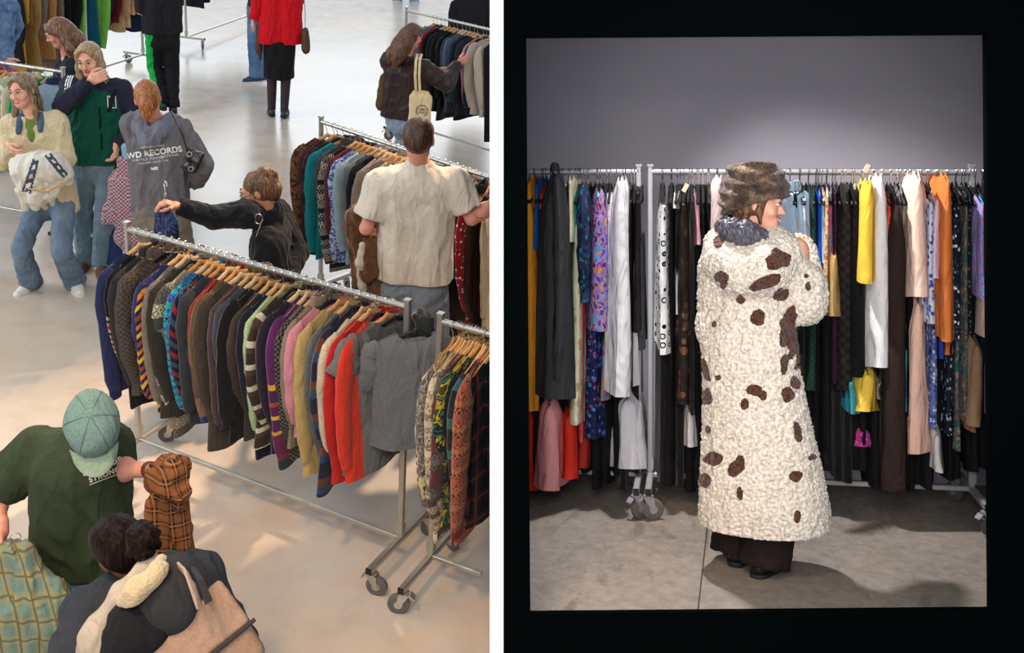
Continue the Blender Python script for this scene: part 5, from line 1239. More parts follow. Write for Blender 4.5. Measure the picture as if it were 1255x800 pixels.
# her shoulder bag
qq=lambda px,py,dy=-.2: aty(px,py,P3.Y+dy)
S=Solid(); c=V3(qq(236,197,-.19)); Rb=np.array(view_frame(Vector(c),-.45).to_3x3()); S.box(c,(.055,.075,.035),Rb,.02,.01); S.box(c+Rb@np.array([0,.03,.03]),(.05,.04,.012),Rb,.01,.01)
bag=mesh_obj('shoulder_bag',S.mesh(.006,disp=folds(3,.004,40)),plain('black_leather',(20,19,19),.35)); tag(bag,'small black leather bag on the shoulder of the person in the grey hoodie','bag')
MB().tube([qq(231,190,-.2),qq(224,165,-.19),qq(216,148,-.15),qq(210,137,-.06)],[.012,.012,.012,.011],8,sq=.5).build('strap',plain('black_leather',(20,19,19),.35),bag)
MB().tube([V3(qq(232+3*math.cos(t),189+3*math.sin(t),-.245)) for t in np.linspace(0,6.28,12)],.0025,6).build('ring',CHROME,bag); MB().tube([V3(qq(234+3*math.cos(t),207+2.6*math.sin(t),-.25)) for t in np.linspace(0,6.28,12)],.0025,6).build('buckle',CHROME,bag)
# girl in profile with long brown hair, dark jacket
x,y=foot(86,262); y+=.15; P=Person(x,y,1.68,-62)
hx,hy=70,42
P.set(hip=(98,150,0),neck=(84,70,0),head=(71,40,-.05),hR=(60,100,-.3),hL=(55,105,-.1)); P.J['fL']=np.array([-.1,0,.075]);P.J['fR']=np.array([.1,0,.075]);P.J['hip'][0]=0;P.J['hip'][1]=0
P.yaw=-.15;P.pitch=.5;P.roll=.0;P.solve(); P.body(tone='pink',label='person with long wavy hair looking down behind the green track jacket',hands=True)
P.hair(hairm((112,76,54),(176,134,104)),long=[([(-.062,-.01,.04),(-.076,-.02,-.06),(-.085,-.02,-.15),(-.07,.0,-.24)],[.022,.032,.04,.02]),([(.062,-.01,.04),(.078,-.01,-.06),(.09,.0,-.15),(.085,.03,-.24)],[.022,.034,.042,.02]),([(0,-.08,.0),(0,-.10,-.12),(0,-.10,-.2)],[.065,.065,.04])],seed=9)
P.top('jacket',O_((34,38,46)),hem=-.1,r=.12,sl=(.072,.062,.05),amp=.009,seed=18); P.trousers('trousers',O_((40,42,48))); P.shoes(plain('black_shoe',(30,30,32),.6),plain('black_sole',(24,24,24),.7))
# person in black track suit with green side stripe
x,y=foot(207,138); P=Person(x,y,1.74,205)
P.set(hip=(199,38,0),neck=(196,-52,-.02),head=(190,-82,-.05),hL=(170,44,-.12),hR=(216,50,.05),fL=(199,126,-.06),fR=(212,130,0)); P.poleA['L']=(-1,-.2,-.2); P.solve(); P.yaw=.3
P.hand['L']=dict(curl=.6,dir=(.7,.5,-.1))
P.body(tone='pink',label='person in a black tracksuit with a bright green side stripe')
P.hair(hairm((150,110,70),(200,160,110)),long=[([(0,-.08,.0),(0,-.11,-.12),(-.03,-.14,-.25),(-.04,-.14,-.38),(-.04,-.13,-.48)],[.07,.07,.055,.045,.015])],seed=10)
P.top('hoodie',O_((34,34,38)),hem=-.02,r=.132,dx=.08,sl=(.085,.078,.055),amp=.010,seed=19)
def ex(B):
    for q,g in(('L',-1),):
        for a_,b2,r1,r2 in((P.J['hj'+q],P.J['kn'+q],.098,.080),(P.J['kn'+q],P.J['an'+q],.080,.07)):
            o_=P.rt*g*.028-P.fw*.02; B.cone(a_+o_+P.rt*g*.012-P.fw*.012,b2+o_+P.rt*g*.012-P.fw*.012,(r1-.034)*P.s,(r2-.034)*P.s,.005,mi=1)
P.trousers('track_trousers',[O_((26,26,30)),O_((28,168,74))],w=(.100,.082,.072),amp=.007,extra=ex); P.shoes(plain('black_shoe',(30,30,32),.6),plain('black_sole',(24,24,24),.7)); P5=P
# person in the red top and black skirt
x,y=foot(342,142); P=Person(x,y,1.66,190)
P.set(hip=(343,45,0),neck=(345,-36,0),head=(345,-66,0),hL=(309,30,-.05),hR=(362,34,.16),fL=(333,134,0),fR=(348,144,-.05)); P.solve(.18*P.s)
P.poleA['R']=(1,-.4,-.6); P.solve(.17*P.s); P.hand['R']=dict(curl=.6,dir=(-.6,.6,-.2))
P.body(tone='fair',label='person in a bright red top, black skirt and dark boots, back turned, in the aisle')
P.hair(hairm((60,40,30)),seed=2)
P.top('top',O_((206,18,30)),hem=-.07,r=.140,dx=.084,sl=(.084,.078,.06),amp=.009,seed=20,f=26,flare=.025); P.skirt('skirt',O_((24,23,26)),z1=.47,r=(.165,.155))
S=Solid()
tg=plain('black_tights',(48,32,36),.7)
for q in'LR':
    S.chain([P.J['hj'+q],P.J['kn'+q],P.J['an'+q]],[.09*P.s,.062*P.s,.046*P.s],.02)
mesh_obj('tights',S.mesh(.008),tg,P.o); P.shoes(plain('dark_grey_boot',(44,46,50),.4),plain('black_sole',(24,24,24),.7),boot=.07,kind='boot'); P6=P
S=Solid(); S.chain([V3(aty(374,40,P.Y-.02)),V3(aty(375,58,P.Y-.02))],[.06,.075],.02,sq=((1,.2,0),1.5)); bg=mesh_obj('tote_bag',S.mesh(.008,disp=folds(8,.006,30)),O_((84,66,48))); tag(bg,'brown cloth bag hanging at the right side of the person in red','bag')
MB().tube([aty(374,36,P.Y-.02),aty(374,14,P.Y-.02),aty(372,-8,P.Y-.04)],.009,6,sq=.4).build('strap',O_((70,54,40)),bg)
S=Solid(); S.chain([V3(aty(318,30,P.Y-.05)),V3(aty(317,60,P.Y-.05)),V3(aty(319,72,P.Y-.05))],[.045,.055,.02],.02,sq=((1,0,0),1.4)); bg=mesh_obj('scarf',S.mesh(.008,disp=folds(8,.007,34)),O_((92,66,52))); tag(bg,'brown scarf held at the left side of the person in red','scarf')
# person mostly hidden behind the one in red: jeans and sneakers
x,y=foot(316,104); P=Person(x,y,1.74,-40)
P.set(hip=(318,8,0),neck=(322,-72,0),head=(322,-102,0),fL=(324,94,.05),fR=(314,100,-.03),hL=(308,10,0)); P.solve(); P.toe={'L':.1,'R':.2}
P.body(tone='fair',label='person in blue jeans and white soled trainers standing behind the one in red'); P.hair(hairm((70,50,36)),short=True,part=False)
P.top('jacket',O_((44,50,48)),hem=-.1,sl=(.07,.06,.05),amp=.008,seed=22); P.trousers('jeans',JEAN2,w=(.095,.082,.082)); P.shoes(plain('blue_suede',(44,66,96),.8),SOLEW,WHITEL)
# jeans legs at the top edge
x,y=foot(498,2); P=Person(x,y+.1,1.74,6); P.set(fR=(487,0,0),fL=(508,2,0)); P.solve(); P.body(tone='fair',label='person in pale blue jeans walking at the top edge of the hall',face=True); P.hair(hairm((70,50,36)))
P.top('jacket',O_((60,70,80)),seed=25); P.trousers('jeans',O_((120,160,200),(150,186,220),pat='denim'),w=(.1,.085,.09),hem=.0); P.shoes(plain('blue_canvas',(120,150,180),.8),SOLEW)
# denim sleeve at the left edge
x,y=foot(-12,205); P=Person(x,y,1.72,60); P.set(hip=(-10,100,0),neck=(-8,2,0),head=(-16,-30,0),hR=(6,72,-.1),hL=(4,60,.15)); P.solve(); P.body(tone='fair',label='person in a blue denim jacket cut off by the left edge of the hall view'); P.hair(hairm((110,84,60)))
P.top('jacket',O_((54,84,124),(120,150,184),pat='denim',scale=2),seed=27,sl=(.08,.07,.055),amp=.01,r=.128,hem=-.1); P.trousers('jeans',JEAN2); P.shoes(plain('black_shoe',(30,30,32),.6),plain('black_sole',(24,24,24),.7))
# woman in the black jumper holding out a hanger
x,y=foot(340,470); P=Person(x,y,1.66,-78)
P.set(hip=(338,345,0),neck=(334,264,0),head=(315,234,-.02),hL=(212,252,-.30),hR=(352,345,-.12)); P.J['hip'][:2]*=.4
P.keepsh=0; P.yaw=.0;P.pitch=.38;P.roll=.05;P.twist=-.15; P.poleA['L']=(.2,0,-1); P.poleA['R']=(.6,-.8,-.4); P.solve(.19*P.s)
P.J['wrL']=P.pt((219,253,-.30)); e0=P.pt((262,266,-.22)); 
P.J['elL']=e0; P.J['shL']=P.pt((300,262,-.15)); P.J['shR']=P.pt((352,280,-.05)) if 0 else P.J['shR']
P.hand['L']=dict(curl=.9,palm=(0,0,-1))
P.body(tone='tan',label='person in a black half-zip jumper with a messy brown bun holding out a navy top',smile=.2)
P.hair(hairm((96,68,46),(164,120,84)),part=False,bun=[((0,-.085,.085),.048),((.01,-.115,.06),.040),((0,-.11,.03),.036),((-.01,-.11,-.02),.04),((.0,-.09,-.05),.04)],vol=1.0,seed=14,wav=1.8)
def ex(B):
    B.chain([P.J['neck']-P.sp*.01,P.J['neck']+P.sp*.045-P.fw*.0],[.082,.076],.015)
j=P.top('sweater',O_((22,22,26),kind='knit'),hem=-.16,r=.135,dx=.105,sl=(.082,.070,.050),amp=.008,seed=29,extra=ex,shr=.085,neck=.052); 
P.trousers('trousers',O_((34,34,38))); P.shoes(plain('black_shoe',(30,30,32),.6),plain('black_sole',(24,24,24),.7)); P8=P
gl=MB()
for g in(-1,1): gl.tube([P.hd(g*.032+.020*math.cos(t),.100,.006+.016*math.sin(t)) for t in np.linspace(0,6.28,14)],.0016,5)
gl.tube([P.hd(.052,.10,.01),P.hd(.078,.02,.012),P.hd(.08,-.01,.0)],.0014,5); gl.tube([P.hd(-.052,.10,.01),P.hd(-.078,.02,.012),P.hd(-.08,-.01,.0)],.0014,5); gl.build('glasses',plain('thin_metal',(120,112,100),.3,.9),P.o)
tt=[V3(P.M.inverted()@aty(317+5*math.cos(t),268+6*math.sin(t),P.Y-.20)) for t in np.linspace(0,6.28,14)]; MB().tube(tt+[V3(P.M.inverted()@aty(314,290,P.Y-.17))],.003,6).build('zip_pull',CHROME,P.o)
# navy top on a hanger in her hand
Mh=Matrix.Translation(aty(203,244,P8.Y-.34))@Matrix.Rotation(-.85,4,'Z')
garment('top',C((26,34,62),(46,66,110),(20,26,48),(60,70,96),pat='blotch',scale=.7),Mh@Matrix.Translation((.0,0,.045)),'navy patterned sleeveless top held out on a hanger by the person in black','top',None,L=.42,hw=.14,sleeve=0,th=.03,seed=8,fold=.02)
hg=hanger('plastic',0,Mh@Matrix.Translation((0,0,.03))@Matrix.Scale(.72,4),'dark hanger with long wire hook held by the person in black',None)
MB().tube([(0,0,-.06),(0,0,.03),(-.020,0,.075),(0,0,.108),(.03,0,.10),(.038,0,.075)],.004,6).build('long_hook',CHROME,hg)
# man in the pale T shirt, from behind
x,y=foot(508,505); P=Person(x,y,1.80,178)
P.set(hip=(507,352,0),neck=(513,198,-.02),head=(513,171,-.03),hL=(462,318,-.22),hR=(612,238,.10),fL=(490,500,0),fR=(524,505,.02)); P.pitch=.3;P.yaw=.05; P.poleA['L']=(-1,-.3,-.1);P.poleA['R']=(0,-.3,-1)
P.solve(.20*P.s); P.J['elL']=P.pt((449,280,-.04)); P.J['wrL']=P.pt((446,262,.22)); P.J['elR']=P.pt((578,268,-.02)); P.J['wrR']=P.pt((626,236,.12)); P.J['shL']=P.pt((466,226,0)); P.J['shR']=P.pt((558,224,0))
P.hand['R']=dict(skip=1); P.hand['L']=dict(curl=.7)
P.body(tone='pink',label='person in a pale beige T-shirt and grey jeans seen from behind')
P.hair(hairm((66,44,30),(120,80,54)),short=True,part=False,seed=15,vol=1.0)
P.top('shirt',O_((218,204,186),(210,196,178),pat='heather'),hem=.055,r=.125,dx=.078,sl=(.086,.084,.05),sleeve='short',amp=.006,seed=31,f=24,shr=.080,flare=.01)
P.trousers('jeans',O_((104,112,120),(128,136,144),pat='denim'),w=(.108,.092,.09),top=.06,amp=.009); P.shoes(plain('black_shoe',(30,30,32),.6),plain('black_sole',(24,24,24),.7))
# tattoo on the right forearm
tv=MB(); e,w_=P.J['elR'],P.J['wrR']; u=nrm(w_-e); a1=nrm(np.cross(u,[0,0,1])); a2=np.cross(u,a1)
for i in range(7):
    c=e+(w_-e)*(.12+.13*i); tv.tube([c+u*.02*math.sin(3*t+i)+(a1*math.cos(t)+a2*math.sin(t))*(.041-.002*i)*P.s for t in np.linspace(0,6.28,18)],.0022,4)
tv.build('tattoo',plain('tattoo_ink',(120,70,56),.6),P.o); P9=P
z9=lambda px,py,dy=-.0: V3(aty(px,py,P9.Y+dy))
S=Solid(); S.chain([z9(428,274,.02),z9(438,264,.02),z9(448,262,.1)],[.04,.055,.05],.03).chain([z9(430,280,.0),z9(438,306,.0),z9(438,345,0)],[.035,.04,.03],.02).chain([z9(455,300,.0),z9(461,330,.0),z9(463,395,0)],[.05,.055,.055],.02).chain([z9(446,306,-.06),z9(449,334,-.07)],[.035,.055],.02).chain([z9(448,278,.05),z9(450,300,.05)],[.05,.05],.03)
o=mesh_obj('fur_coat',S.mesh(.009,disp=lambda x,y,z: folds(41,.016,44,(1,1,.3))(x,y,z)+waves(5,.004,180)(x,y,z)),O_((112,72,34),(84,52,24),pat='heather',kind='fur')); tag(o,'brown fluffy coat carried over the left arm of the man in the pale T-shirt','coat')
S=Solid().chain([z9(444,300,-.09),z9(441,322,-.10),z9(444,350,-.06),z9(445,388,-.02)],[.018,.022,.024,.03],.02); mesh_obj('lining',S.mesh(.008,disp=folds(4,.006,40)),O_((196,184,168)),o)
# woman with the tote bag at the top right rack
x,y=foot(492,215); P=Person(x,y,1.66,160)
P.set(hip=(492,140,0),neck=(498,72,0),head=(506,44,.02),hL=(534,88,.10),hR=(560,78,.06),fL=(484,212,0),fR=(502,214,0)); P.yaw=-.35;P.pitch=.35; P.poleA['R']=(.6,-.5,-1);P.poleA['L']=(.3,-.5,-1); P.solve(.18*P.s); P.hand['L']=dict(curl=.4,dir=(.6,.6,.1));P.hand['R']=dict(curl=.4,dir=(.6,.5,.4))
P.body(tone='pink',label='person with long brown hair in a dark brown leather jacket browsing the top right rack')
P.hair(hairm((84,52,34),(150,104,66)),long=[([(-.03,-.07,.0),(-.05,-.10,-.12),(-.07,-.13,-.22),(-.08,-.13,-.30)],[.07,.072,.065,.03]),([(.03,-.07,.0),(.03,-.10,-.12),(.02,-.13,-.22),(.0,-.13,-.34)],[.07,.072,.065,.03])],seed=16,wav=.7)
j=P.top('jacket',O_((52,38,36),rough=.38),hem=-.03,r=.140,dx=.085,sl=(.092,.084,.06),amp=.012,seed=33,f=26,shr=.085)
S=Solid().chain([V3(P.MI@aty(472,96,P.Y+.02)),V3(P.MI@aty(466,130,P.Y+.02))],[.05,.05],.03,sq=((0,1,0),1.3)); mesh_obj('tied_coat',S.mesh(.009,disp=folds(5,.01,30)),O_((90,66,40)),P.o)
P.trousers('jeans',O_((120,140,160),(150,168,186),pat='denim'),w=(.1,.09,.09)); P.shoes(plain('black_shoe',(30,30,32),.6),plain('black_sole',(24,24,24),.7)); P10=P
tz=lambda px,py,dy=-.24: aty(px,py,P10.Y+dy)
TOTE=O_((222,196,152),(214,188,144),pat='heather')
S=Solid(); c=V3(tz(515,133)); Rb=np.array(view_frame(Vector(c),-.03).to_3x3()); S.box(c,(.105,.135,.03),Rb,.025,.01); S.box(c+Rb@np.array([0,.12,0]),(.08,.05,.022),Rb,.02,.03)
tb=mesh_obj('tote_bag',S.mesh(.007,disp=folds(3,.006,26)),TOTE); tag(tb,'natural canvas tote bag with a printed octagonal badge','tote bag')
for dxp in(-2.2,2.6): MB().tube([tz(512+dxp,112),tz(511+dxp,92,-.26),tz(512+dxp,74,-.2),tz(514+dxp,66,-.1)],[.014]*4,6,sq=.25,up=(0,1,0)).build('handle',TOTE,tb)
INK=plain('black_ink',(46,36,30),.8)
rg=[]; 
for i in range(8):
    A,B_=PI/8+i*PI/4,PI/8+(i+1)*PI/4; f=lambda r,t:(r*math.cos(t),r*math.sin(t)); rg.append([f(.052,A),f(.060,A),f(.060,B_),f(.052,B_)])
Mf=view_frame(tz(517,136,-.28),-.08); drape(polyme(rg),INK,tb,Mf,None,'badge')
lettering('COIN',.030,INK,tb,Mf@Matrix.Translation((0,.004,0)),None,'print',bold=.0006); lettering('LAUD',.030,INK,tb,Mf@Matrix.Translation((0,-.024,0)),None,'print',bold=.0006)
# man in the dark green T shirt and cap, near the camera
x,y=foot(108,850); P=Person(x,y,1.78,10)
P.set(hip=(96,700,-.02),neck=(102,532,-.05),head=(114,528,-.16),hR=(2,656,-.16),hL=(196,574,-.10),fR=(70,850,.1),fL=(140,855,0)); P.yaw=.25;P.pitch=.80;P.roll=.05
P.solve(.20*P.s); P.J['shR']=P.pt((46,552,0)); P.J['shL']=P.pt((134,546,.03)); P.J['elR']=P.pt((-8,604,.02)); P.J['wrR']=P.pt((2,645,-.16)); P.J['elL']=P.pt((134,574,.0)); P.J['wrL']=P.pt((192,576,-.16)); P.hand['R']=dict(curl=.6,dir=(0,.4,-1)); P.hand['L']=dict(curl=.9,palm=(0,0,-1))
P.body(tone='pink',label='person in a dark green T-shirt and sage green cap')
P.hair(hairm((70,50,36)),short=True,part=False)
CAPM=O_((118,142,132),(102,126,118),pat='heather'); BRIM=O_((142,158,136),(128,146,126),pat='heather')
S=Solid(); S.ell(P.hd(0,-.018,.042),np.array([.092,.118,.096])*P.s,P.R); S.cut(P.hd(0,0,.010),tuple(-(P.R@np.array([0,-.12,1.])))); cp=mesh_obj('cap',S.mesh(.006,disp=waves(3,.002,60)),CAPM,P.o)
mb=MB(); rows=[]
for v in np.linspace(0,1,7):
    row=[]
    for t in np.linspace(-1,1,15): row.append(P.hd(.080*t*(1-.12*v),(.088+.075*v)*math.sqrt(max(0,1-(t*.80)**2)),.034-.016*v-.020*t*t))
    rows.append(row)
n=15; vs=[p for r in rows for p in r]; vs2=[V3(p)-P.R@np.array([0,0,.004]) for p in vs]; F_=[(i*n+j,i*n+j+1,(i+1)*n+j+1,(i+1)*n+j) for i in range(6) for j in range(n-1)]
mb.add(vs+vs2,F_+[tuple(a_+7*n for a_ in f)[::-1] for f in F_]+[(i*n,(i+1)*n,(i+1)*n+7*n,i*n+7*n) for i in range(6)]+[(i*n+n-1,i*n+n-1+7*n,(i+1)*n+n-1+7*n,(i+1)*n+n-1) for i in range(6)]+[(6*n+j,6*n+j+1,13*n+j+1,13*n+j) for j in range(n-1)]); mb.build('brim',BRIM,cp)
MB().lathe(P.hd(0,-.022,.137),[(.012,-.002),(.009,.005),(.003,.007)],tuple(P.R[:,2]),12).build('button',CAPM,cp)
# seams of the cap panels and stitching badge
sm=MB()
for a_ in range(6):
    t=a_*PI/3; sm.tube([P.hd(.0935*math.cos(t)*math.sin(u_),-.018+.1195*math.sin(t)*math.sin(u_),.042+.0975*math.cos(u_)) for u_ in np.linspace(.08,1.35,9)],.0014,4)
sm.build('seam',O_((84,106,98)),cp)
gr=O_((52,62,42))
j=P.top('shirt',gr,hem=.03,r=.118,dx=.055,sl=(.084,.082,.05),sleeve='short',amp=.010,seed=37,f=24,shr=.078,flare=.012,belly=0); TS=j
def gl_(txt,px,py,size,roll,bold=.0): lettering(txt,size,WHITEL if 0 else plain('cream_print',(222,206,180),.7),j,view_frame(aty(px,py,P.Y-.2),roll),None,'print',bold=bold,spacing=1.1)
gl_('SUPERIOR',127,574,.030,.22,.001); gl_('STRONG',129,584,.026,.22,.001); 
Mf=view_frame(aty(127,588,P.Y-.2),.22); drape(polyme([[(-.05,0),(.05,0),(.05,.003),(-.05,.003)]]),plain('cream_print',(222,206,180),.7),j,Mf,None,'print')
P.trousers('jeans',O_((96,124,152),(132,156,180),pat='denim'),w=(.11,.092,.09),top=.06,amp=.009); P.shoes(plain('black_shoe',(30,30,32),.6),plain('black_sole',(24,24,24),.7)); P11=P
e,w_=P.J['elL'],P.J['wrL']; MB().lathe(e+(w_-e)*.86,[(.026*P.s,-.014),(.030*P.s,-.011),(.030*P.s,.011),(.026*P.s,.014)],tuple(nrm(w_-e)),18).build('watch_strap',plain('brown_leather',(84,46,26),.5),P.o)
# brown plaid shirt in his left hand
z=lambda px,py,dy=-.22: V3(aty(px,py,P11.Y+dy))
PLAID=O_((132,80,44),(44,28,24),(150,98,58),pat='check',scale=2.0)
S=Solid(); S.chain([z(198,588),z(209,578),z(219,570)],[.055,.060,.035],.03).chain([z(196,584,-.26),z(212,578,-.27)],[.045,.045],.03).chain([z(206,598),z(193,618),z(187,655),z(184,690)],[.045,.035,.035,.02],.015).chain([z(212,604),z(220,650),z(236,704)],[.045,.040,.03],.015).chain([z(205,594,-.29),z(222,606,-.29),z(219,622,-.29)],[.04,.03,.02],.02).chain([z(202,620,-.2),z(206,690,-.2)],[.05,.06],.02)
o=mesh_obj('shirt',S.mesh(.0085,disp=folds(43,.014,30,(1,1,.35))),PLAID); tag(o,'brown and orange plaid shirt hanging from the left hand of the man in the cap','shirt')
# green plaid shirt on a hanger in his right hand
GP=O_((104,128,118),(146,132,82),(92,96,80),pat='check',scale=1.5)
S=Solid(); S.chain([z(14,682,-.30),z(6,740,-.32),z(4,800,-.34)],[.05,.13,.16],.06,sq=((.2,1,0),1.7)).chain([z(30,682,-.30),z(52,730,-.32),z(86,790,-.34)],[.04,.09,.11],.06,sq=((.2,1,0),1.7)).chain([z(20,684,-.30),z(30,760,-.34),z(30,830,-.34)],[.06,.13,.16],.06,sq=((.2,1,0),1.7))
o=mesh_obj('shirt',S.mesh(.0085,disp=folds(45,.024,34,(1,1,.12))),GP); tag(o,'green and ochre plaid shirt on a hanger at the lower left corner','shirt')
hg=copy_tree(HPROTO[('wood',2)]); hg.matrix_world=Matrix.Translation(aty(16,664,P11.Y-.30))@Matrix.Rotation(.5,4,'Z')@Matrix.Rotation(.5,4,'Y')@Matrix.Translation((0,0,.02)); tag(hg,'wooden hanger holding the green and ochre plaid shirt at the lower left','hanger')
# person with curly bun and hooded jacket, bottom
x,y=foot(190,1010); P=Person(x,y,1.62,215)
P.set(hip=(190,860,0),neck=(176,712,0),head=(146,672,-.03),hL=(110,790,-.1),hR=(240,870,-.1)); P.yaw=.35; P.pitch=.62; P.roll=-.25; P.J['hip'][:2]*=.6; P.solve(.19*P.s)
P.body(tone='brown',label='person with a curly dark bun in a fleece lined hooded coat')
DH=hairm((26,14,12),(44,28,24),.08); H_=P.hair(DH,part=False,seed=19,vol=1.03,cap=1.0)
S=Solid(); rr=random.Random(4)
bc=V3(P.MI@aty(174,662,P.Y-.13))
for i in range(46):
    v=nrm([rr.gauss(0,1),rr.gauss(0,1),rr.gauss(0,1)]); S.ell(bc+v*.052*P.s,np.array([1,1,1])*rr.uniform(.011,.017)*P.s,k=.004)
S.ell(bc,(.050,.050,.050),k=.01); mesh_obj('bun',S.mesh(.0045),DH,H_)
CT=O_((40,40,46)); BG=O_((196,180,158),(186,168,146),pat='heather')
def ex(B):
    J=P.J; up=P.sp; bk=-P.fw
    B.chain([J['neck']+P.rt*-.09+up*.03,J['neck']+P.rt*-.08+bk*.11-up*.05,J['neck']+bk*.16-up*.14,J['neck']+P.rt*.09+bk*.11-up*.05,J['neck']+P.rt*.10+up*.03],[.045,.06,.075,.06,.045],.04,mi=1)
j=P.top('coat',[O_((50,52,58)),O_((44,46,52))],hem=-.2,r=.122,dx=.072,sl=(.085,.078,.06),amp=.010,seed=47,f=22,shr=.09,extra=ex)
vis=lambda px,py,dy: V3(P.MI@aty(px,py,P.Y+dy))
S=Solid(); S.chain([vis(198,686,-.22),vis(192,700,-.31),vis(180,714,-.34),vis(165,724,-.35),vis(150,738,-.34)],[.018,.026,.030,.030,.022],.02)
mesh_obj('fleece_lining',S.mesh(.006,disp=waves(6,.008,90)),O_((204,178,138),kind='fur'),j)
S=Solid(); S.chain([vis(210,690,-.14),vis(220,712,-.24),vis(205,738,-.28),vis(168,756,-.30),vis(152,752,-.30)],[.04,.07,.085,.05,.03],.04)
mesh_obj('hood',S.mesh(.008,disp=folds(5,.010,24)),O_((48,46,48)),j)
S=Solid(); S.chain([vis(186,684,-.14),vis(150,730,-.24),vis(128,780,-.24),vis(112,830,-.2)],[.022,.036,.070,.09],.03); mesh_obj('scarf',S.mesh(.007,disp=folds(9,.005,30)),O_((182,166,146)),j)
S=Solid(); S.chain([vis(172,768,-.32),vis(168,820,-.3)],[.10,.12],.03); mesh_obj('back_panel',S.mesh(.009,disp=folds(15,.008,24)),O_((24,22,24)),j)
P.trousers('trousers',O_((34,34,38))); P.shoes(plain('black_shoe',(30,30,32),.6),plain('black_sole',(24,24,24),.7)); P12=P
zb=lambda px,py,dy=-.36: V3(aty(px,py,P12.Y+dy))
c=zb(252,792,-.30); Rb=np.array(view_frame(Vector(c),.55).to_3x3()); S=Solid(); S.box(c,(.135,.135,.06),Rb,.03,.02)
bp_=mesh_obj('backpack',S.mesh(.008,disp=folds(12,.004,18)),O_((150,118,96),(138,108,88),pat='heather')); tag(bp_,'tan canvas backpack on the person with the curly bun, bottom edge','backpack')
S=Solid(); S.box(c+Rb@np.array([.0,.055,.055]),(.140,.080,.016),Rb,.012,.01); fl_=mesh_obj('flap',S.mesh(.007,disp=folds(14,.003,18)),O_((162,130,108),(150,118,98),pat='heather'),bp_)
MB().tube([c+Rb@np.array([-.138,-.03,.072]),c+Rb@np.array([0,-.03,.076]),c+Rb@np.array([.155,-.03,.07])],.007,6).build('edge_binding',plain('dark_webbing',(44,38,36),.8),fl_)
MB().tube([zb(244,742,-.36),zb(236,718,-.36),zb(228,702,-.34),zb(216,690,-.20)],[.018]*4,6,sq=.4).build('shoulder_strap',O_((176,148,126)),bp_)
MB().tube([zb(256,738,-.36),zb(246,712,-.34),zb(234,692,-.22)],[.014]*3,6,sq=.4).build('shoulder_strap',plain('dark_webbing',(44,38,36),.8),bp_)
# ---------------------------------------------------------------- second room: the woman in fur hat and spotted coat
Yw=4.86; xw=R_at(935,690,Yw).x
P=Person(xw,Yw,1.70,158,room=True)
P.set(hip=(930,440,0),neck=(922,292,0),head=(930,252,.0),hR=(984,312,.22),hL=(902,470,.06),fL=(903,668,.10),fR=(937,684,-.02)); P.J['hip'][:2]*=.5
P.yaw=-1.34; P.pitch=.10; P.roll=-.12; P.toe={'L':.3,'R':.2}; P.poleA['R']=(.6,-.8,-1); P.solve(.19*P.s)
P.J['shL']=P.pt((898,324,0)); P.J['elL']=P.pt((896,400,.0)); P.J['wrL']=P.pt((902,460,.0)); P.J['elR']=P.pt((985,372,-.02)); P.J['wrR']=P.pt((984,322,.14)); P.hand['R']=dict(curl=.6,dir=(.05,.2,.9),palm=(-.6,.8,0)); P.hand['L']=dict(skip=1)
P.body(tone='fair',label='person in a brown fur hat and long cream coat with brown spots',smile=1,lips=(196,96,86))
P.hair(hairm((96,64,44),(170,120,84)),seed=23,long=[([(.07,.01,.03),(.078,.012,-.03),(.07,.02,-.08)],[.014,.012,.006])])
# fur hat
S=Solid(); hd=P.hd
S.chain([hd(0,-.018,-.02),hd(0,-.035,.12)],[.118,.116],.03); S.cone(hd(0,-.05,.02),hd(0,.005,.06),.120,.118,.03)
S.cut(hd(0,0,.182),tuple(P.R@np.array([0,-.12,1.]))); S.cut(hd(0,0,.004),tuple(-(P.R@np.array([0,-.42,1.]))))
cr=V3(hd(0,-.04,.05)); up=P.R[:,2]
def hatd(x,y,z):
    t=(x-cr[0])*up[0]+(y-cr[1])*up[1]+(z-cr[2])*up[2]+.25*((x-cr[0])*P.R[0,0]+(y-cr[1])*P.R[1,0]+(z-cr[2])*P.R[2,0])
    return .007*np.cos(t*2*PI/.052)+waves(7,.003,220,(1,1,1),9)(x,y,z)+waves(8,.003,90)(x,y,z)
m,nt,b=new_mat('brown_pelt'); PP=mapped(nt,'obj'); n=N(nt,'TexNoise'); n.inputs['Scale'].default_value=16; n.inputs['Detail'].default_value=7; n.inputs['Roughness'].default_value=.7; n.inputs['Distortion'].default_value=.6; lk(nt,PP,n.inputs[0])
col=ramp(nt,n.outputs[0],[(.34,(34,24,20)),(.5,(84,62,48)),(.62,(140,112,88)),(.75,(172,144,118))],'LINEAR'); cloth_finish(nt,b,'obj',.75,'fur',.25,col)
def fur_system(o,count,length,rough=.01,mat_i=1,rad=.0006,kink=0,seed=1,children=0):
    ps=o.modifiers.new('pile','PARTICLE_SYSTEM').particle_system; st=ps.settings; ps.seed=seed
    st.type='HAIR'; st.count=count; st.hair_length=length; st.hair_step=4; st.render_step=3; st.display_step=2; st.material=mat_i; st.emit_from='FACE'; st.use_even_distribution=True; st.use_emit_random=True
    st.normal_factor=length*.0+.0; st.factor_random=length*.0
    st.brownian_factor=0
    st.radius_scale=1; st.root_radius=rad*1000*.001; st.tip_radius=rad*.3
    return st
hat=mesh_obj('fur_hat',S.mesh(.006,disp=hatd),m,P.o)
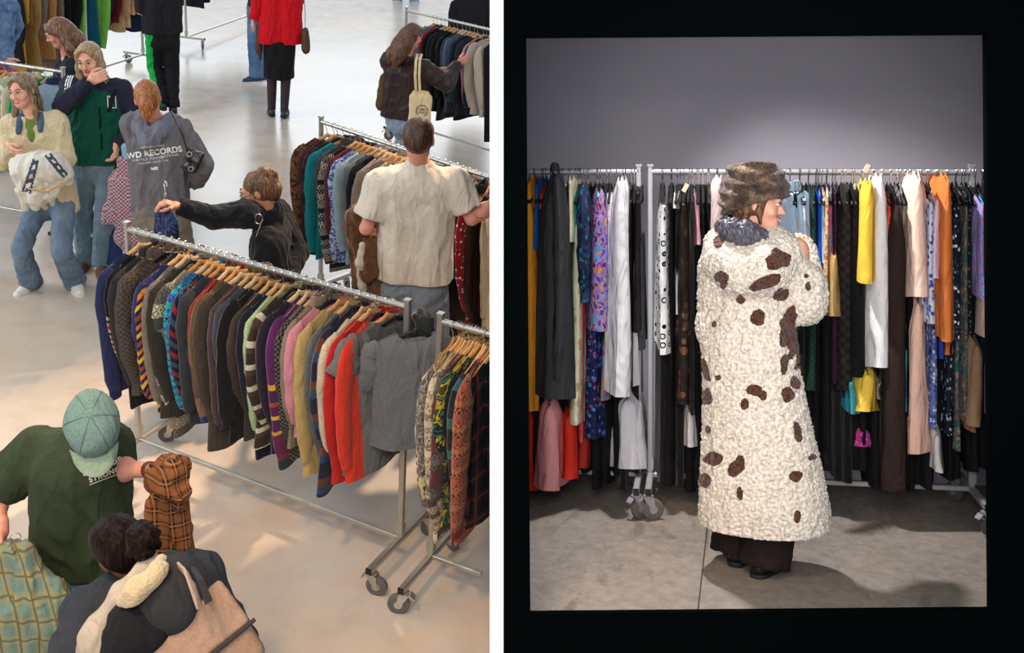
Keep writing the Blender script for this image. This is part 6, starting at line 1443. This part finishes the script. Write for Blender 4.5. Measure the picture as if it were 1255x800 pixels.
# coat: hooded teddy coat, spots placed by hand
ct=Solid(); J=P.J
q=lambda px,py,dy: P.pt((px,py,dy))
ct.cone(q(932,640,-.02),q(922,430,-.03),.250,.182,.05,sq=((0,1,0),1.25)).cone(q(905,630,.0),q(900,420,.0),.150,.120,.08).cone(q(966,630,-.02),q(934,415,-.0),.165,.115,.08)
ct.cone(q(920,440,-.02),q(916,330,0),.178,.172,.06,sq=((0,1,0),1.2)).cone(q(890,322,0),q(948,322,-.02),.105,.105,.05)
ct.chain([q(884,330,.02),q(880,400,.03),q(892,455,.05)],[.100,.085,.06],.04)
ct.chain([q(950,332,-.04),q(985,372,-.04)],[.090,.085],.04).cone(q(985,372,-.04),q(985,303,.165),.090,.062,.02,cap='b').chain([q(960,330,-.06),q(984,350,-.05)],[.08,.09],.04)
# hood lying on the back
ct.chain([q(878,296,-.02),q(884,318,-.10),q(905,334,-.15),q(935,330,-.16),q(955,312,-.10),q(950,296,-.02)],[.06,.075,.085,.085,.07,.05],.05)
ct.cut(q(932,640,0),(0,0,-1)); ct.cone(P.J['neck']+np.array([0,0,.03]),P.J['neck']+np.array([0,0,.30]),.085,.12,.02,sub=True)
cd=lambda x,y,z: .007*waves(51,1,260,(1,1,1),10)(x,y,z)+.004*waves(53,1,400,(1,1,1),8)(x,y,z)+.012*waves(52,1,14,(1,1,.5),5)(x,y,z)
Vv,Qq,Mm=ct.mesh(.0052,disp=cd,smooth=0)
spots=[(953,318,15,13,.3),(938,346,20,8,.35),(958,362,10,8,.9),(881,296,6,10,-.5),(884,340,10,7,0),(928,389,9,10,0),(908,367,5,6,.5),(875,397,3,4,0),
 (966,400,10,24,-.25),(975,418,9,20,-.25),(981,440,7,16,-.15),(961,446,5,13,-.05),(974,468,6,9,.6),(966,484,7,10,.2),(864,452,5,16,.3),(866,487,7,10,.1),(925,478,11,7,.2),(935,484,6,7,.4),(913,495,5,8,-.2),
 (880,463,4,3,0),(874,562,12,8,.1),(903,572,9,13,-.5),(864,588,7,10,.2),(907,604,4,9,.05),(978,530,5,12,.2),(976,583,8,7,0),(996,560,6,4,.4),(977,634,4,8,-.1),(868,527,4,5,0),(990,352,4,6,0),(988,338,3,3,0),(887,348,6,5,0)]
cen=Vv[Qq].mean(1); wn=waves(77,1,95,(1,1,1),8)(cen[:,0],cen[:,1],cen[:,2])
Mw=np.array(P.M); cw=cen@Mw[:3,:3].T+Mw[:3,3]; cc_=(cw-np.array(CAM))@BAS; PXs=PX+F_PX*cc_[:,0]/cc_[:,2]; PYs=PY+F_PX*cc_[:,1]/cc_[:,2]
Mi=np.array(P.M.inverted()); cl=(np.array(CAM)@Mi[:3,:3].T+Mi[:3,3])
mk=np.zeros(len(Qq),np.int32); cy_=P.J['hip'][1]; fr=np.ones(len(Qq),bool)
tocam=nrm(cl-P.J['hip']); side=((cen-P.J['hip'])@tocam)>-.06
for (sx,sy,a_,b_2,t) in spots:
    dx,dy=PXs-sx,PYs-sy; u=dx*math.cos(t)-dy*math.sin(t); v=dx*math.sin(t)+dy*math.cos(t)
    mk|=((u/a_)**2+(v/b_2)**2+.55*wn<1)&side
back=(~side)&((waves(91,1,16,(1,1,1),6)(cen[:,0],cen[:,1],cen[:,2])+.12*wn)>.62); mk|=back
def pelt(name,c1,c2):
    m,nt,b=new_mat(name); PP=mapped(nt,'obj'); n=N(nt,'TexNoise'); n.inputs['Scale'].default_value=75; n.inputs['Detail'].default_value=4; lk(nt,PP,n.inputs[0]); col=ramp(nt,n.outputs[0],[(.35,c1),(.6,c2)],'LINEAR'); cloth_finish(nt,b,'obj',.9,'fur',.12,col); return m
coat=mesh_obj('coat',(Vv,Qq,mk),[pelt('cream_teddy_pile',(192,176,160),(236,224,208)),pelt('brown_teddy_pile',(48,26,18),(96,56,38))],P.o)
# grey satin scarf at the neck
S=Solid(); S.chain([q(888,278,-.04),q(898,282,-.10),q(912,286,-.13),q(928,292,-.12),q(938,300,-.08)],[.038,.048,.052,.045,.03],.02); mesh_obj('scarf',S.mesh(.005,disp=folds(61,.013,70,(1,1,1))),plain('dark_satin',(84,82,92),.38),P.o)
P.trousers('trousers',O_((34,24,22)),w=(.10,.10,.115),hem=.035,amp=.006); P.shoes(plain('black_leather_shoe',(18,18,20),.35),plain('black_sole',(24,24,24),.7))
# saw cut joint and dark marks on the concrete of the room
j0=RMI@(RM@R_at(870,600,5.9)); p0=RMI@CAM
def floor_room(px,py):
    r=RMI.to_3x3()@ray(px,py); return p0+r*(-p0.z/r.z)
a_,b_=floor_room(872,600),floor_room(855,752)
d_=(b_-a_).normalized(); n_=Vector((-d_.y,d_.x,0))*.003
o=MB().add([a_+n_+Vector((0,0,.0006)),a_-n_+Vector((0,0,.0006)),b_-n_+Vector((0,0,.0006)),b_+n_+Vector((0,0,.0006))],[(0,1,2,3)]).build('trim_2',plain('dark_joint',(46,42,40),.9),None,False); o.matrix_world=RM; o['kind']='structure'
# ---------------------------------------------------------------- far racks, top left of the hall
pk=atz(262,62); d6=(atz(300,29)-atz(228,55)).normalized()
p_end=atz(229,58)
far_a=[
 G('long black coat',C((20,20,22)),name='coat',L=1.0,x=.05),G('black quilted coat',C((24,24,28)),name='coat',L=.95),
 G('mustard yellow long dress',C((190,142,50)),name='dress',sleeve=.35,L=1.12,th=.04),G('sandy brown long cardigan',C((150,116,66)),name='cardigan',L=1.1,th=.035),
 G('mauve grey coat',C((120,108,106)),name='coat',L=.72,sleeve=.5),G('caramel brown trench coat',C((168,116,66)),name='coat',L=1.0,th=.035),
 G('taupe wool coat',C((110,98,88)),name='coat',L=1.15),G('black evening coat',C((20,20,24)),name='coat',L=1.1,th=.03),G('black velvet blazer',C((26,24,28)),name='blazer',L=.9),
 G('bright green striped long dress',C((120,196,80),(90,170,60),pat='pinstripe',scale=30),name='dress',sleeve=.9,L=1.0,th=.03),G('white tulle dress',C((226,226,224)),name='dress',sleeve=0,L=1.0,th=.03),
 G('petrol blue dress',C((20,84,110)),name='dress',sleeve=0,L=1.05),G('lime green satin dress',C((120,190,80),rough=.5),name='dress',sleeve=.9,L=1.0,sr=1.3,th=.03),
 G('aubergine shirt',C((50,30,44)),name='shirt',L=.8),G('dark red sequin top',C((96,24,34)),name='top',L=.8),
 G('camel fleece jacket',C((196,156,112),(180,140,98),pat='heather',kind='fur'),name='jacket',L=.92,sr=1.5,th=.035),G('pale camel fleece jacket',C((206,170,128),kind='fur'),name='jacket',L=.9,sr=1.4,th=.03),
 G('lilac patterned shirt',C((130,110,160),(170,150,190),pat='floral'),name='shirt',L=.7),G('navy jacket',C((30,38,58)),name='jacket',L=1.0),G('dark teal coat',C((28,40,48)),name='coat',L=1.0),
]
q1=atz(176,80); d7=(q1-atz(-30,150)).normalized(); L7=2.6
M7=frame_mat(q1-d7*L7,d7)
make_rack(M7,L7,RH+.12,'long steel clothing rack at the top left behind the girls','clothing racks in the hall')
hang_rack(M7,RH+.12,far_a[1:],.05,L7-.05,'far left rack','clothes on the far left rack',['w0','w1','p0'],yaw=-PI/2*0,jit=.06)
far_b=[
 G('ink black coat',C((24,26,32)),name='coat',L=.95),G('deep navy coat',C((26,34,56)),name='coat',L=.9),G('dark brown jacket',C((60,44,36)),name='jacket',L=.9),
 G('crimson red jumper',C((186,24,50),kind='knit'),sleeve=.6,L=.78),G('mid blue jacket',C((52,70,110)),name='jacket',L=.74),G('grey violet plaid shirt',C((110,104,120),(140,110,130),(84,84,100),pat='check'),name='shirt',L=.76),
 G('navy pleated skirt suit',C((28,32,48)),name='suit',L=.8),G('orange brown jacket',C((180,112,56)),name='jacket',L=.66),G('dark grey wool jacket',C((60,60,64)),name='jacket',L=.74),G('light denim jacket',C((140,160,180),pat='plain'),name='jacket',L=.7),
]
M8=frame_mat(p_end,d6)
make_rack(M8,2.3,RH+.12,'steel clothing rack at the top edge behind the person in black','clothing racks in the hall')
hang_rack(M8,RH+.12,far_b,.05,1.9,'top edge rack','clothes on the top edge rack',['w0','p0','w1'],yaw=0,jit=.06)
# a dark coat rail beyond the top right rack
q3=atz(598,118); M9=frame_mat(q3,(1,-.25,0))
garment('coat',C((30,30,34)),Matrix.Translation(aty(580,-14,q3.y-.2)+Vector((0,0,0)))@Matrix.Rotation(.4,4,'Z'),'long black coat hanging beyond the top right rack','coat',None,L=.95,hw=.22,sleeve=.7,seed=9,th=.05,fold=.02)
# small black cable loop on the floor by the girl's rack, a few scuffs of dust on the floor
cb_=[atz(76+10*math.cos(t)+3*math.cos(2*t),303+4*math.sin(t),.008) for t in np.linspace(-2.6,2.9,26)]
o=MB().tube([atz(72,292,.008)]+cb_,.006,6).build('cable',RUBBERD); tag(o,'black cable loop lying on the floor by the left rack','cable')
